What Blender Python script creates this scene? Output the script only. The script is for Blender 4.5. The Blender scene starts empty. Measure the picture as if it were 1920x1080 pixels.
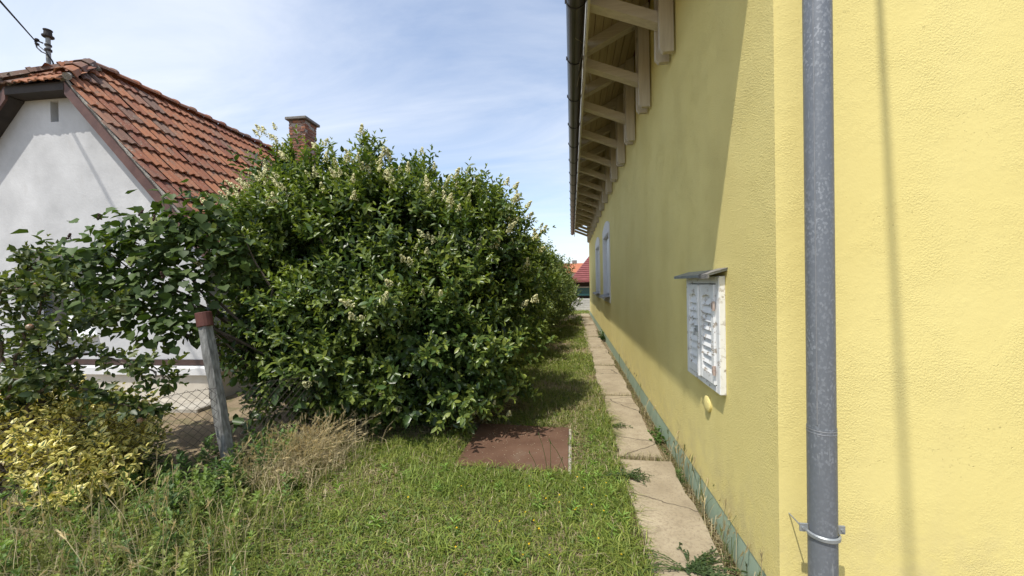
import bpy, math, random
import numpy as np
from math import radians, sin, cos, pi, tan, atan2, sqrt
from mathutils import Matrix, Vector, Euler

random.seed(7)
rng = np.random.default_rng(7)
sc = bpy.context.scene
col = sc.collection

# ------------------------------------------------------------------ camera
EYE = 1.55
YAW, PITCH, ROLL = radians(8.83), radians(0.5), radians(1.0)
fw = Vector((-sin(YAW) * cos(PITCH), cos(YAW) * cos(PITCH), -sin(PITCH)))
r0 = fw.cross(Vector((0, 0, 1))).normalized()
u0 = r0.cross(fw)
up = u0 * cos(ROLL) + r0 * sin(ROLL)
ri = r0 * cos(ROLL) - u0 * sin(ROLL)
cam_d = bpy.data.cameras.new('camera')
cam = bpy.data.objects.new('camera', cam_d)
col.objects.link(cam)
M = Matrix((ri, up, -fw)).transposed().to_4x4()
M.translation = (0, 0, EYE)
cam.matrix_world = M
cam_d.sensor_width = 36
cam_d.lens = 36 * 721 / 1920
cam_d.clip_start = 0.05
cam_d.clip_end = 2000
sc.camera = cam

# ------------------------------------------------------------------ world, sun, exposure
SUN_AZ, SUN_EL = radians(30.5), radians(62.6)      # heading of the light, height of the sun
sundir = Vector((sin(SUN_AZ) * cos(SUN_EL), cos(SUN_AZ) * cos(SUN_EL), -sin(SUN_EL)))
w = bpy.data.worlds.new('World')
sc.world = w
w.use_nodes = True
nt = w.node_tree
nt.nodes.clear()
N = nt.nodes.new
L = nt.links.new
sky = N('ShaderNodeTexSky')
sky.sky_type = 'NISHITA'
sky.sun_disc = False
sky.sun_elevation = SUN_EL
sky.sun_rotation = SUN_AZ + pi
sky.altitude = 100
sky.air_density = 1.0
sky.dust_density = 1.2
sky.ozone_density = 1.0
tc = N('ShaderNodeTexCoord')
sep = N('ShaderNodeSeparateXYZ'); L(tc.outputs['Generated'], sep.inputs[0])
mx = N('ShaderNodeMath'); mx.operation = 'MAXIMUM'; mx.inputs[1].default_value = 0.0
L(sep.outputs['Z'], mx.inputs[0])
ad = N('ShaderNodeMath'); ad.operation = 'ADD'; ad.inputs[1].default_value = 0.16
L(mx.outputs[0], ad.inputs[0])
vd = N('ShaderNodeVectorMath'); vd.operation = 'DIVIDE'
cmb = N('ShaderNodeCombineXYZ')
for i in range(3):
    L(ad.outputs[0], cmb.inputs[i])
L(tc.outputs['Generated'], vd.inputs[0]); L(cmb.outputs[0], vd.inputs[1])
mp = N('ShaderNodeMapping'); mp.inputs['Rotation'].default_value = (0, 0, radians(28))
mp.inputs['Scale'].default_value = (0.55, 1.25, 0.0)
L(vd.outputs[0], mp.inputs[0])
n1 = N('ShaderNodeTexNoise'); n1.inputs['Scale'].default_value = 1.3; n1.inputs['Detail'].default_value = 9
n1.inputs['Roughness'].default_value = 0.6; n1.inputs['Distortion'].default_value = 0.7
L(mp.outputs[0], n1.inputs['Vector'])
n2 = N('ShaderNodeTexNoise'); n2.inputs['Scale'].default_value = 0.6; n2.inputs['Detail'].default_value = 4
L(mp.outputs[0], n2.inputs['Vector'])
mm = N('ShaderNodeMath'); mm.operation = 'MULTIPLY'
L(n1.outputs[0], mm.inputs[0]); L(n2.outputs[0], mm.inputs[1])
mr = N('ShaderNodeMapRange'); mr.inputs[1].default_value = 0.17; mr.inputs[2].default_value = 0.40
mr.inputs[3].default_value = 0.20; mr.inputs[4].default_value = 0.78
L(mm.outputs[0], mr.inputs[0])
mixc = N('ShaderNodeMix'); mixc.data_type = 'RGBA'
L(mr.outputs[0], mixc.inputs[0]); L(sky.outputs[0], mixc.inputs[6])
mixc.inputs[7].default_value = (4.35, 4.6, 5.05, 1)
bg = N('ShaderNodeBackground'); bg.inputs[1].default_value = 0.136
L(mixc.outputs[2], bg.inputs[0])
wo = N('ShaderNodeOutputWorld'); L(bg.outputs[0], wo.inputs[0])

sl = bpy.data.lights.new('sun', 'SUN')
sl.energy = 2.8
sl.angle = radians(0.53)
sl.color = (1.0, 0.95, 0.87)
so = bpy.data.objects.new('sun', sl)
so.rotation_euler = sundir.to_track_quat('-Z', 'Y').to_euler()
so.location = (-4, -8, 14)
col.objects.link(so)

sc.view_settings.view_transform = 'Standard'
sc.view_settings.look = 'None'
sc.view_settings.exposure = 0.76
sc.view_settings.gamma = 1
sc.view_settings.use_curve_mapping = False
sc.render.engine = 'CYCLES'
sc.cycles.use_denoising = True
sc.cycles.max_bounces = 8
sc.cycles.transparent_max_bounces = 8
sc.cycles.caustics_reflective = False
sc.cycles.caustics_refractive = False

# ------------------------------------------------------------------ materials
MATS = {}


class G:
    """small node-graph writer for one material"""

    def __init__(s, name):
        s.m = bpy.data.materials.new(name)
        s.m.use_nodes = True
        s.t = s.m.node_tree
        s.p = s.t.nodes['Principled BSDF']
        s.out = s.t.nodes['Material Output']
        MATS[name] = s.m
        s.tc = None

    def n(s, typ, **kw):
        k = s.t.nodes.new('ShaderNode' + typ)
        for a, b in kw.items():
            setattr(k, a, b)
        return k

    def l(s, a, b):
        s.t.links.new(a, b)

    def coord(s, scale=(1, 1, 1), which='Object'):
        if not s.tc:
            s.tc = s.n('TexCoord')
        m = s.n('Mapping')
        m.inputs['Scale'].default_value = scale
        s.l(s.tc.outputs[which], m.inputs[0])
        return m.outputs[0]

    def noise(s, scale, detail=4, rough=0.55, vec=None, dist=0.0):
        k = s.n('TexNoise')
        k.inputs['Scale'].default_value = scale
        k.inputs['Detail'].default_value = detail
        k.inputs['Roughness'].default_value = rough
        k.inputs['Distortion'].default_value = dist
        s.l(vec if vec is not None else s.coord(), k.inputs['Vector'])
        return k.outputs[0]

    def rng(s, v, a, b, c=0.0, d=1.0):
        k = s.n('MapRange')
        k.inputs[1].default_value, k.inputs[2].default_value = a, b
        k.inputs[3].default_value, k.inputs[4].default_value = c, d
        s.l(v, k.inputs[0])
        return k.outputs[0]

    def mix(s, f, a, b, mode='MIX'):
        k = s.n('Mix', data_type='RGBA', blend_type=mode)
        for v, i in ((f, 0), (a, 6), (b, 7)):
            if isinstance(v, (int, float)):
                k.inputs[i].default_value = v
            elif isinstance(v, tuple):
                k.inputs[i].default_value = v if len(v) == 4 else v + (1,)
            else:
                s.l(v, k.inputs[i])
        return k.outputs[2]

    def math(s, op, a, b):
        k = s.n('Math', operation=op)
        for v, i in ((a, 0), (b, 1)):
            if isinstance(v, (int, float)):
                k.inputs[i].default_value = v
            else:
                s.l(v, k.inputs[i])
        return k.outputs[0]

    def color(s, c):
        if isinstance(c, tuple):
            s.p.inputs['Base Color'].default_value = c + (1,)
        else:
            s.l(c, s.p.inputs['Base Color'])

    def set(s, rough=0.8, metal=0.0, spec=0.5):
        s.p.inputs['Roughness'].default_value = rough
        s.p.inputs['Metallic'].default_value = metal
        s.p.inputs['Specular IOR Level'].default_value = spec

    def bump(s, h, strength=0.5, dist=0.01):
        b = s.n('Bump')
        b.inputs['Strength'].default_value = strength
        b.inputs['Distance'].default_value = dist
        s.l(h, b.inputs['Height'])
        s.l(b.outputs[0], s.p.inputs['Normal'])


def m_stucco(name, rough_):
    g = G(name)
    fine = g.noise(120, 3, 0.65)
    mid = g.noise(38, 4, 0.6)
    patch = g.rng(g.noise(2.3, 4, 0.6), 0.42, 0.66, 0.5 * rough_ - 0.05, 0.55 + 0.45 * rough_)
    pits = g.rng(g.noise(85, 3, 0.6, dist=0.8), 0.64, 0.74)
    pmask = g.rng(g.noise(3.1, 3, 0.5, g.coord((1, 1, 1.01))), 0.52, 0.64)
    h = g.math('ADD', g.math('MULTIPLY', fine, g.math('MULTIPLY', patch, 1.5)), g.math('MULTIPLY', mid, 0.22))
    h = g.math('SUBTRACT', h, g.math('MULTIPLY', g.math('MULTIPLY', pits, pmask), 0.9))
    streak = g.noise(5.0, 4, 0.6, g.coord((1, 1, 0.12)))
    c = g.mix(g.rng(g.noise(0.9, 4), 0.35, 0.68), (0.735, 0.62, 0.235), (0.775, 0.665, 0.27))
    c = g.mix(g.rng(streak, 0.55, 0.75, 0, 0.18), c, (0.66, 0.55, 0.24))
    c = g.mix(g.math('MULTIPLY', g.math('MULTIPLY', pits, pmask), 0.12), c, (0.42, 0.34, 0.14))
    sx_ = g.n('SeparateXYZ'); g.l(g.coord(), sx_.inputs[0])
    spl = g.math('MULTIPLY', g.rng(sx_.outputs['Z'], 0.16, 0.65, 1, 0), g.rng(g.noise(6, 5, 0.7), 0.42, 0.68, 0, 0.55))
    c = g.mix(spl, c, (0.50, 0.42, 0.24))
    g.color(c); g.set(0.9, 0, 0.25)
    g.bump(h, 0.9 if rough_ > .5 else 0.6, 0.0085)


def m_plinth():
    g = G('green_plinth_paint')
    c = g.mix(g.rng(g.noise(4, 5), 0.35, 0.7), (0.33, 0.425, 0.30), (0.385, 0.48, 0.35))
    st = g.rng(g.noise(9, 5, 0.65, g.coord((1, 1, 0.5))), 0.60, 0.76, 0, 0.35)
    c = g.mix(st, c, (0.36, 0.34, 0.25))
    g.color(c); g.set(0.85, 0, 0.3)
    g.bump(g.noise(120, 3), 0.4, 0.004)


def m_simple(name, a, b, scale=6, rough=0.8, metal=0, spec=0.4, bs=0, bd=0.004, stretch=(1, 1, 1), bscale=None):
    g = G(name)
    v = g.coord(stretch)
    c = g.mix(g.rng(g.noise(scale, 5, 0.6, v), 0.35, 0.68), a, b)
    g.color(c); g.set(rough, metal, spec)
    if bs:
        g.bump(g.noise(bscale or scale * 8, 4, 0.6, v), bs, bd)
    return g


def m_galv():
    g = G('galvanised_steel')
    v = g.n('TexVoronoi'); v.inputs['Scale'].default_value = 150
    g.l(g.coord((1, 1, 0.7)), v.inputs['Vector'])
    bw = g.n('RGBToBW'); g.l(v.outputs['Color'], bw.inputs[0])
    sp = g.rng(bw.outputs[0], 0.55, 0.85, 0, 1)
    area = g.rng(g.noise(3.2, 3, 0.6, g.coord((1, 1, 0.6))), 0.38, 0.66, 0.05, 0.85)
    c = g.mix(g.math('MULTIPLY', sp, area), (0.16, 0.175, 0.195), (0.33, 0.35, 0.375))
    scr = g.rng(g.noise(30, 2, 0.5, g.coord((3, 3, 0.35))), 0.67, 0.72, 0, 0.5)
    c = g.mix(scr, c, (0.34, 0.36, 0.37))
    g.color(c); g.set(0.5, 0.25, 0.5)
    g.l(g.rng(bw.outputs[0], 0, 1, 0.42, 0.6), g.p.inputs['Roughness'])
    g.bump(g.noise(14, 3), 0.12, 0.01)


def m_wood(name, a, b, axis=1):
    g = G(name)
    s = [14, 14, 14]; s[axis] = 0.9
    v = g.coord(tuple(s))
    gr = g.noise(2.2, 6, 0.6, v, 0.6)
    c = g.mix(g.rng(gr, 0.3, 0.7), a, b)
    kn = g.rng(g.noise(1.1, 2, 0.4, g.coord((5, 5, 5))), 0.70, 0.76, 0, 0.6)
    c = g.mix(kn, c, (0.17, 0.12, 0.07))
    g.color(c); g.set(0.75, 0, 0.3)
    g.bump(gr, 0.25, 0.004)


def m_peel():
    g = G('peeling_white_paint')
    v = g.coord((1, 0.45, 1))
    pe = g.rng(g.noise(26, 6, 0.7, v), 0.555, 0.60)
    area = g.rng(g.noise(5, 3, 0.5), 0.38, 0.54)
    f = g.math('MULTIPLY', pe, area)
    gr = g.noise(6, 5, 0.6, g.coord((20, 2, 20)))
    wood = g.mix(g.rng(gr, 0.3, 0.7), (0.30, 0.25, 0.19), (0.47, 0.42, 0.36))
    c = g.mix(f, g.mix(g.rng(g.noise(9, 4), 0.3, 0.7), (0.72, 0.725, 0.715), (0.80, 0.80, 0.78)), wood)
    g.color(c); g.set(0.6, 0, 0.4)
    g.bump(g.math('SUBTRACT', 1.0, f), 0.5, 0.003)


def m_path():
    g = G('path_concrete')
    c = g.mix(g.rng(g.noise(2.2, 6, 0.65), 0.32, 0.7), (0.28, 0.23, 0.155), (0.43, 0.365, 0.255))
    c = g.mix(g.rng(g.noise(60, 4, 0.7), 0.50, 0.68, 0, 0.7), c, (0.21, 0.165, 0.115))
    c = g.mix(g.rng(g.noise(7, 5, 0.75), 0.54, 0.70, 0, 0.7), c, (0.22, 0.175, 0.12))
    vo = g.n('TexVoronoi', feature='DISTANCE_TO_EDGE'); vo.inputs['Scale'].default_value = 1.05
    wv = g.n('Mix', data_type='VECTOR'); wv.inputs[0].default_value = 0.07
    nz = g.n('TexNoise'); nz.inputs['Scale'].default_value = 9; nz.inputs['Detail'].default_value = 5
    g.l(g.coord(), nz.inputs['Vector']); g.l(g.coord(), wv.inputs[4]); g.l(nz.outputs['Color'], wv.inputs[5])
    g.l(wv.outputs[1], vo.inputs['Vector'])
    crk = g.rng(vo.outputs['Distance'], 0.0025, 0.007, 1, 0)
    c = g.mix(g.math('MULTIPLY', crk, 0.8), c, (0.10, 0.08, 0.055))
    g.color(c); g.set(0.9, 0, 0.25)
    g.bump(g.math('SUBTRACT', g.noise(55, 6, 0.7), crk), 0.6, 0.007)


def m_soil():
    g = G('dry_soil')
    c = g.mix(g.rng(g.noise(1.6, 6, 0.65), 0.35, 0.68), (0.20, 0.15, 0.095), (0.33, 0.26, 0.17))
    c = g.mix(g.rng(g.noise(4.5, 5, 0.7), 0.5, 0.66, 0, 0.7), c, (0.075, 0.095, 0.028))
    c = g.mix(g.rng(g.noise(40, 4, 0.7), 0.5, 0.7, 0, 0.6), c, (0.36, 0.29, 0.18))
    g.color(c); g.set(0.95, 0, 0.15)
    g.bump(g.noise(45, 6, 0.7), 0.9, 0.02)


def m_yard():
    g = G('bare_earth')
    c = g.mix(g.rng(g.noise(1.3, 6, 0.65), 0.35, 0.68), (0.20, 0.15, 0.10), (0.33, 0.255, 0.18))
    c = g.mix(g.rng(g.noise(30, 4, 0.7), 0.52, 0.7, 0, 0.6), c, (0.13, 0.095, 0.06))
    g.color(c); g.set(0.95, 0, 0.15)
    g.bump(g.noise(30, 6, 0.7), 0.8, 0.02)


def m_rust():
    g = G('rusted_sheet')
    c = g.mix(g.rng(g.noise(3, 6, 0.6), 0.35, 0.68), (0.105, 0.055, 0.034), (0.155, 0.088, 0.057))
    c = g.mix(g.rng(g.noise(70, 3, 0.7), 0.56, 0.7, 0, 0.6), c, (0.16, 0.10, 0.075))
    c = g.mix(g.rng(g.noise(1.6, 4, 0.7), 0.6, 0.72, 0, 0.5), c, (0.17, 0.14, 0.10))
    g.color(c); g.set(0.8, 0.1, 0.35)
    g.bump(g.noise(90, 4), 0.35, 0.003)


def m_render():
    g = G('cottage_render')
    c = g.mix(g.rng(g.noise(1.5, 6, 0.62), 0.34, 0.68), (0.44, 0.445, 0.45), (0.60, 0.605, 0.61))
    c = g.mix(g.rng(g.noise(5, 6, 0.7, g.coord((1, 1, 0.4))), 0.57, 0.75, 0, 0.5), c, (0.43, 0.425, 0.41))
    g.color(c); g.set(0.92, 0, 0.2)
    g.bump(g.noise(28, 6, 0.65), 0.35, 0.01)


def m_tile(name, attr):
    g = G(name)
    if attr:
        a = g.n('Attribute', attribute_name='Col')
        bw = g.n('RGBToBW'); g.l(a.outputs['Color'], bw.inputs[0]); r = bw.outputs[0]
    else:
        r = g.n('ObjectInfo').outputs['Random']
    cr = g.n('ValToRGB')
    e = cr.color_ramp.elements
    e[0].position = 0.0; e[0].color = (0.16, 0.062, 0.042, 1)
    e[1].position = 1.0; e[1].color = (0.20, 0.12, 0.085, 1)
    for p, c_ in ((0.3, (0.26, 0.102, 0.052, 1)), (0.55, (0.32, 0.135, 0.068, 1)), (0.75, (0.205, 0.105, 0.07, 1)), (0.9, (0.13, 0.08, 0.062, 1))):
        k = e.new(p); k.color = c_
    g.l(r, cr.inputs[0])
    gc = g.n('NewGeometry').outputs['Position']
    no = g.n('TexNoise'); no.inputs['Scale'].default_value = 6; no.inputs['Detail'].default_value = 6; no.inputs['Roughness'].default_value = 0.7
    g.l(gc, no.inputs['Vector'])
    c = g.mix(g.rng(no.outputs[0], 0.52, 0.68, 0, 0.75), cr.outputs[0], (0.15, 0.12, 0.09))
    n3 = g.n('TexNoise'); n3.inputs['Scale'].default_value = 45; n3.inputs['Detail'].default_value = 4
    g.l(gc, n3.inputs['Vector'])
    c = g.mix(g.rng(n3.outputs[0], 0.60, 0.70, 0, 0.55), c, (0.34, 0.31, 0.25))
    g.color(c); g.set(0.82, 0, 0.3)
    g.bump(n3.outputs[0], 0.3, 0.004)


def m_leaf(name, rough=0.42, trans=0.28, tint=(1.25, 1.35, 0.55), margin=None, spec=0.5):
    g = G(name)
    a = g.n('Attribute', attribute_name='Col')
    base = a.outputs['Color']
    if margin:
        e = g.n('Attribute', attribute_name='edge')
        no = g.noise(45, 2, 0.5)
        f = g.rng(g.math('ADD', e.outputs['Fac'], g.math('MULTIPLY', no, 0.5)), margin, margin + 0.12)
        oi = g.n('ObjectInfo')
        base = g.mix(f, base, (0.72, 0.64, 0.21))
    g.color(base); g.set(rough, 0, spec)
    tr = g.n('BsdfTranslucent')
    g.l(g.mix(1.0, base, tint + (1,), 'MULTIPLY'), tr.inputs[0])
    ms = g.n('MixShader'); ms.inputs[0].default_value = trans
    g.l(g.p.outputs[0], ms.inputs[1]); g.l(tr.outputs[0], ms.inputs[2])
    g.l(ms.outputs[0], g.out.inputs[0])


def m_attr(name, rough=0.8, spec=0.3):
    g = G(name)
    a = g.n('Attribute', attribute_name='Col')
    g.color(a.outputs['Color']); g.set(rough, 0, spec)


def m_glass(name, c=(0.02, 0.025, 0.03), rough=0.06):
    g = G(name); g.color(c); g.set(rough, 0, 0.8)


m_stucco('yellow_stucco', 1.0); m_stucco('yellow_stucco_smooth', 0.25); m_plinth(); m_galv(); m_peel(); m_path(); m_soil(); m_yard(); m_rust(); m_render()
m_tile('clay_tile', False); m_tile('clay_tile_mass', True)
m_wood('eave_wood', (0.46, 0.40, 0.31), (0.58, 0.52, 0.42), 2)
m_wood('eave_wood_across', (0.46, 0.40, 0.31), (0.58, 0.52, 0.42), 0)
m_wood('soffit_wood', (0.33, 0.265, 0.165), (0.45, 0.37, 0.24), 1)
m_simple('gutter_brown', (0.032, 0.027, 0.023), (0.05, 0.044, 0.037), 4, 0.34, 0, 0.5)
m_simple('cream_trim', (0.50, 0.45, 0.33), (0.58, 0.52, 0.40), 4, 0.5)
m_simple('white_plaster', (0.70, 0.69, 0.67), (0.77, 0.76, 0.74), 3, 0.85, 0, 0.3, 0.2, 0.003)
m_simple('sill_metal', (0.20, 0.205, 0.215), (0.30, 0.305, 0.31), 14, 0.5, 0.3)
m_simple('flashing', (0.22, 0.24, 0.25), (0.36, 0.38, 0.38), 16, 0.45, 0.4, 0.5, 0.2, 0.003)
m_simple('old_rust', (0.30, 0.20, 0.16), (0.50, 0.42, 0.37), 30, 0.8)
m_simple('concrete_edge', (0.34, 0.31, 0.26), (0.46, 0.43, 0.37), 8, 0.9, 0, 0.2, 0.5, 0.005)
m_simple('weathered_post', (0.13, 0.128, 0.12), (0.30, 0.30, 0.285), 5, 0.9, 0, 0.2, 0.7, 0.006, (9, 9, 2.2), 12)
m_simple('post_cap_rust', (0.085, 0.03, 0.024), (0.14, 0.055, 0.042), 9, 0.75, 0.1, 0.4, 0.2, 0.003)
m_simple('fence_wire', (0.045, 0.038, 0.035), (0.085, 0.065, 0.055), 40, 0.7, 0.3)
m_simple('brown_board', (0.085, 0.042, 0.034), (0.135, 0.07, 0.055), 7, 0.6, 0, 0.4, 0.4, 0.004, (1, 1, 1), 40)
m_simple('dark_band', (0.045, 0.026, 0.021), (0.075, 0.042, 0.034), 7, 0.7)
m_simple('dark_underside', (0.028, 0.024, 0.022), (0.05, 0.042, 0.038), 5, 0.8)
m_simple('roof_mortar', (0.24, 0.225, 0.20), (0.40, 0.38, 0.34), 9, 0.95, 0, 0.2, 1.0, 0.02)
m_simple('chimney_mortar', (0.30, 0.26, 0.22), (0.42, 0.38, 0.33), 20, 0.95, 0, 0.2, 0.8, 0.01)
m_simple('cap_concrete', (0.15, 0.145, 0.135), (0.25, 0.24, 0.22), 14, 0.95, 0, 0.2, 0.8, 0.01)
m_simple('plinth_beige', (0.50, 0.455, 0.38), (0.60, 0.55, 0.47), 3, 0.9, 0, 0.2, 0.3, 0.006)
m_simple('white_ledge', (0.62, 0.62, 0.62), (0.74, 0.74, 0.74), 4, 0.8)
m_simple('window_white', (0.80, 0.80, 0.80), (0.84, 0.84, 0.84), 4, 0.4)
m_simple('mast_zinc', (0.20, 0.205, 0.20), (0.32, 0.325, 0.31), 16, 0.6, 0.3)
m_simple('black_cable', (0.012, 0.012, 0.013), (0.03, 0.03, 0.03), 10, 0.6)
m_simple('bark', (0.085, 0.066, 0.048), (0.16, 0.13, 0.10), 12, 0.9, 0, 0.2, 0.8, 0.01, (1, 1, 0.3))
m_simple('fence_panel', (0.50, 0.49, 0.47), (0.62, 0.61, 0.58), 3, 0.85, 0, 0.3, 0.3, 0.01)
m_simple('far_red_roof', (0.17, 0.045, 0.045), (0.24, 0.075, 0.07), 3, 0.7, 0, 0.4, 0.5, 0.02, (1, 3, 1))
m_simple('far_orange_roof', (0.34, 0.11, 0.05), (0.44, 0.16, 0.08), 5, 0.8)
m_simple('far_cream', (0.55, 0.50, 0.42), (0.62, 0.57, 0.5), 3, 0.85)
m_simple('porch_dark', (0.045, 0.035, 0.03), (0.08, 0.06, 0.05), 3, 0.85)
m_simple('pale_post', (0.42, 0.37, 0.30), (0.52, 0.47, 0.39), 6, 0.8)
m_glass('window_glass'); m_glass('teal_glass', (0.02, 0.075, 0.08), 0.2)
m_leaf('privet_leaf', 0.36, 0.26)
m_leaf('lilac_leaf', 0.55, 0.25, (1.25, 1.35, .55), None, 0.28)
m_leaf('hedge_leaf', 0.45, 0.25)
m_leaf('orchard_leaf', 0.45, 0.28)
m_leaf('variegated_leaf', 0.4, 0.22, (1.2, 1.2, 0.6), 0.60)
m_leaf('grass_blade', 0.55, 0.32, (1.2, 1.3, 0.6), None, 0.35)
m_leaf('dry_stalk', 0.7, 0.25, (1.1, 1.05, 0.8), None, 0.25)
m_leaf('petal', 0.7, 0.3, (1.0, 1.0, 0.9), None, 0.25)
m_attr('brick_face', 0.9, 0.2)
m_attr('fruit_skin', 0.4, 0.5)

# ------------------------------------------------------------------ helpers


def tag(o, label=None, cat=None, group=None, kind=None):
    for k, v in (('label', label), ('category', cat), ('group', group), ('kind', kind)):
        if v:
            o[k] = v
    return o


def empty(name, loc=(0, 0, 0), rz=0.0):
    o = bpy.data.objects.new(name, None)
    o.location = loc
    o.rotation_euler = (0, 0, rz)
    col.objects.link(o)
    return o


def link(name, me, mat, parent=None, smooth=False):
    if mat and not me.materials:
        me.materials.append(MATS[mat])
    if smooth:
        me.polygons.foreach_set('use_smooth', [True] * len(me.polygons))
        me.set_sharp_from_angle(angle=radians(42))
    o = bpy.data.objects.new(name, me)
    col.objects.link(o)
    o.parent = parent
    return o


def np_mesh(name, V, loops, totals, cols=None, edge=None):
    me = bpy.data.meshes.new(name)
    V = np.ascontiguousarray(V, dtype=np.float32)
    me.vertices.add(len(V)); me.vertices.foreach_set('co', V.ravel())
    loops = np.ascontiguousarray(loops, dtype=np.int32)
    totals = np.ascontiguousarray(totals, dtype=np.int32)
    me.loops.add(len(loops)); me.loops.foreach_set('vertex_index', loops)
    me.polygons.add(len(totals))
    st = np.concatenate(([0], np.cumsum(totals)[:-1])).astype(np.int32)
    me.polygons.foreach_set('loop_start', st)
    me.polygons.foreach_set('loop_total', totals)
    if cols is not None:
        a = me.attributes.new('Col', 'FLOAT_COLOR', 'POINT')
        c4 = np.ones((len(V), 4), np.float32); c4[:, :3] = cols
        a.data.foreach_set('color', c4.ravel())
    if edge is not None:
        a = me.attributes.new('edge', 'FLOAT', 'POINT')
        a.data.foreach_set('value', np.ascontiguousarray(edge, dtype=np.float32))
    me.update(calc_edges=True)
    return me


class MB:
    def __init__(s):
        s.v, s.f = [], []

    def add(s, V, F):
        b = len(s.v)
        s.v += [tuple(p) for p in V]
        s.f += [tuple(i + b for i in f) for f in F]
        return s

    def box(s, x0, x1, y0, y1, z0, z1):
        V = [(x0, y0, z0), (x1, y0, z0), (x1, y1, z0), (x0, y1, z0), (x0, y0, z1), (x1, y0, z1), (x1, y1, z1), (x0, y1, z1)]
        return s.add(V, [(0, 3, 2, 1), (4, 5, 6, 7), (0, 1, 5, 4), (1, 2, 6, 5), (2, 3, 7, 6), (3, 0, 4, 7)])

    def cbox(s, x0, x1, y0, y1, z0, z1, c=0.006):
        """box with chamfered edges"""
        xs, ys, zs = (x0, x1), (y0, y1), (z0, z1)
        idx, V = {}, []
        for i in (0, 1):
            for j in (0, 1):
                for k in (0, 1):
                    p = [xs[i], ys[j], zs[k]]
                    sg = [c if i == 0 else -c, c if j == 0 else -c, c if k == 0 else -c]
                    for ax in range(3):
                        q = [p[a] + (0 if a == ax else sg[a]) for a in range(3)]
                        idx[(i, j, k, ax)] = len(V); V.append(q)
        F = []
        for ax in range(3):
            o = [a for a in range(3) if a != ax]
            for sd in (0, 1):
                ring = []
                for a, b in ((0, 0), (1, 0), (1, 1), (0, 1)):
                    key = [0, 0, 0]; key[ax] = sd; key[o[0]] = a; key[o[1]] = b
                    ring.append(idx[(key[0], key[1], key[2], ax)])
                flip = (sd == 0) ^ (ax == 1)
                F.append(tuple(reversed(ring)) if flip else tuple(ring))
        for ax in range(3):
            o = [a for a in range(3) if a != ax]
            for a in (0, 1):
                for b in (0, 1):
                    k0 = [0, 0, 0]; k0[o[0]] = a; k0[o[1]] = b
                    k1 = list(k0); k1[ax] = 1
                    F.append((idx[tuple(k0) + (o[0],)], idx[tuple(k1) + (o[0],)], idx[tuple(k1) + (o[1],)], idx[tuple(k0) + (o[1],)]))
        for i in (0, 1):
            for j in (0, 1):
                for k in (0, 1):
                    F.append(tuple(idx[(i, j, k, a)] for a in range(3)))
        return s.add(V, F)

    def prism(s, poly, axis, a, b):
        """extrude 2D polygon along axis from a to b; poly gives the two other coordinates in order"""
        n = len(poly)
        o = [k for k in range(3) if k != axis]
        V = []
        for t in (a, b):
            for p in poly:
                q = [0, 0, 0]; q[axis] = t; q[o[0]] = p[0]; q[o[1]] = p[1]
                V.append(q)
        F = [tuple(range(n)), tuple(range(2 * n - 1, n - 1, -1))]
        F += [(i, (i + 1) % n, n + (i + 1) % n, n + i) for i in range(n)]
        return s.add(V, F)

    def tube(s, pts, rad, n=6, cap=True):
        pts = [Vector(p) for p in pts]
        if not isinstance(rad, (list, tuple)):
            rad = [rad] * len(pts)
        V, F = [], []
        ref = Vector((0.31, 0.17, 0.93))
        for i, p in enumerate(pts):
            t = (pts[min(i + 1, len(pts) - 1)] - pts[max(i - 1, 0)]).normalized()
            if abs(t.dot(ref)) > 0.97:
                ref = Vector((1, 0.1, 0))
            a = t.cross(ref).normalized(); b = t.cross(a)
            for k in range(n):
                an = 2 * pi * k / n
                V.append(p + a * (cos(an) * rad[i]) + b * (sin(an) * rad[i]))
        for i in range(len(pts) - 1):
            for k in range(n):
                F.append((i * n + k, i * n + (k + 1) % n, (i + 1) * n + (k + 1) % n, (i + 1) * n + k))
        if cap:
            F.append(tuple(range(n - 1, -1, -1)))
            F.append(tuple(range((len(pts) - 1) * n, len(pts) * n)))
        return s.add(V, F)

    def lathe(s, prof, n=16, c=(0, 0, 0)):
        V, F = [], []
        for r, z in prof:
            for k in range(n):
                a = 2 * pi * k / n
                V.append((c[0] + r * cos(a), c[1] + r * sin(a), c[2] + z))
        for i in range(len(prof) - 1):
            for k in range(n):
                F.append((i * n + k, i * n + (k + 1) % n, (i + 1) * n + (k + 1) % n, (i + 1) * n + k))
        F.append(tuple(range(n - 1, -1, -1)))
        F.append(tuple(range((len(prof) - 1) * n, len(prof) * n)))
        return s.add(V, F)

    def xf(s, M, start=0):
        s.v[start:] = [tuple(M @ Vector(p)) for p in s.v[start:]]
        return s

    def mesh(s, name):
        me = bpy.data.meshes.new(name)
        me.from_pydata(s.v, [], s.f)
        me.update()
        return me

    def build(s, name, mat, parent=None, smooth=False):
        return link(name, s.mesh(name), mat, parent, smooth)


def recalc(o):
    import bmesh
    bm = bmesh.new(); bm.from_mesh(o.data)
    bmesh.ops.recalc_face_normals(bm, faces=bm.faces)
    bm.to_mesh(o.data); bm.free()
    return o


def nrm(a):
    return a / np.maximum(np.linalg.norm(a, axis=-1, keepdims=True), 1e-9)


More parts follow.
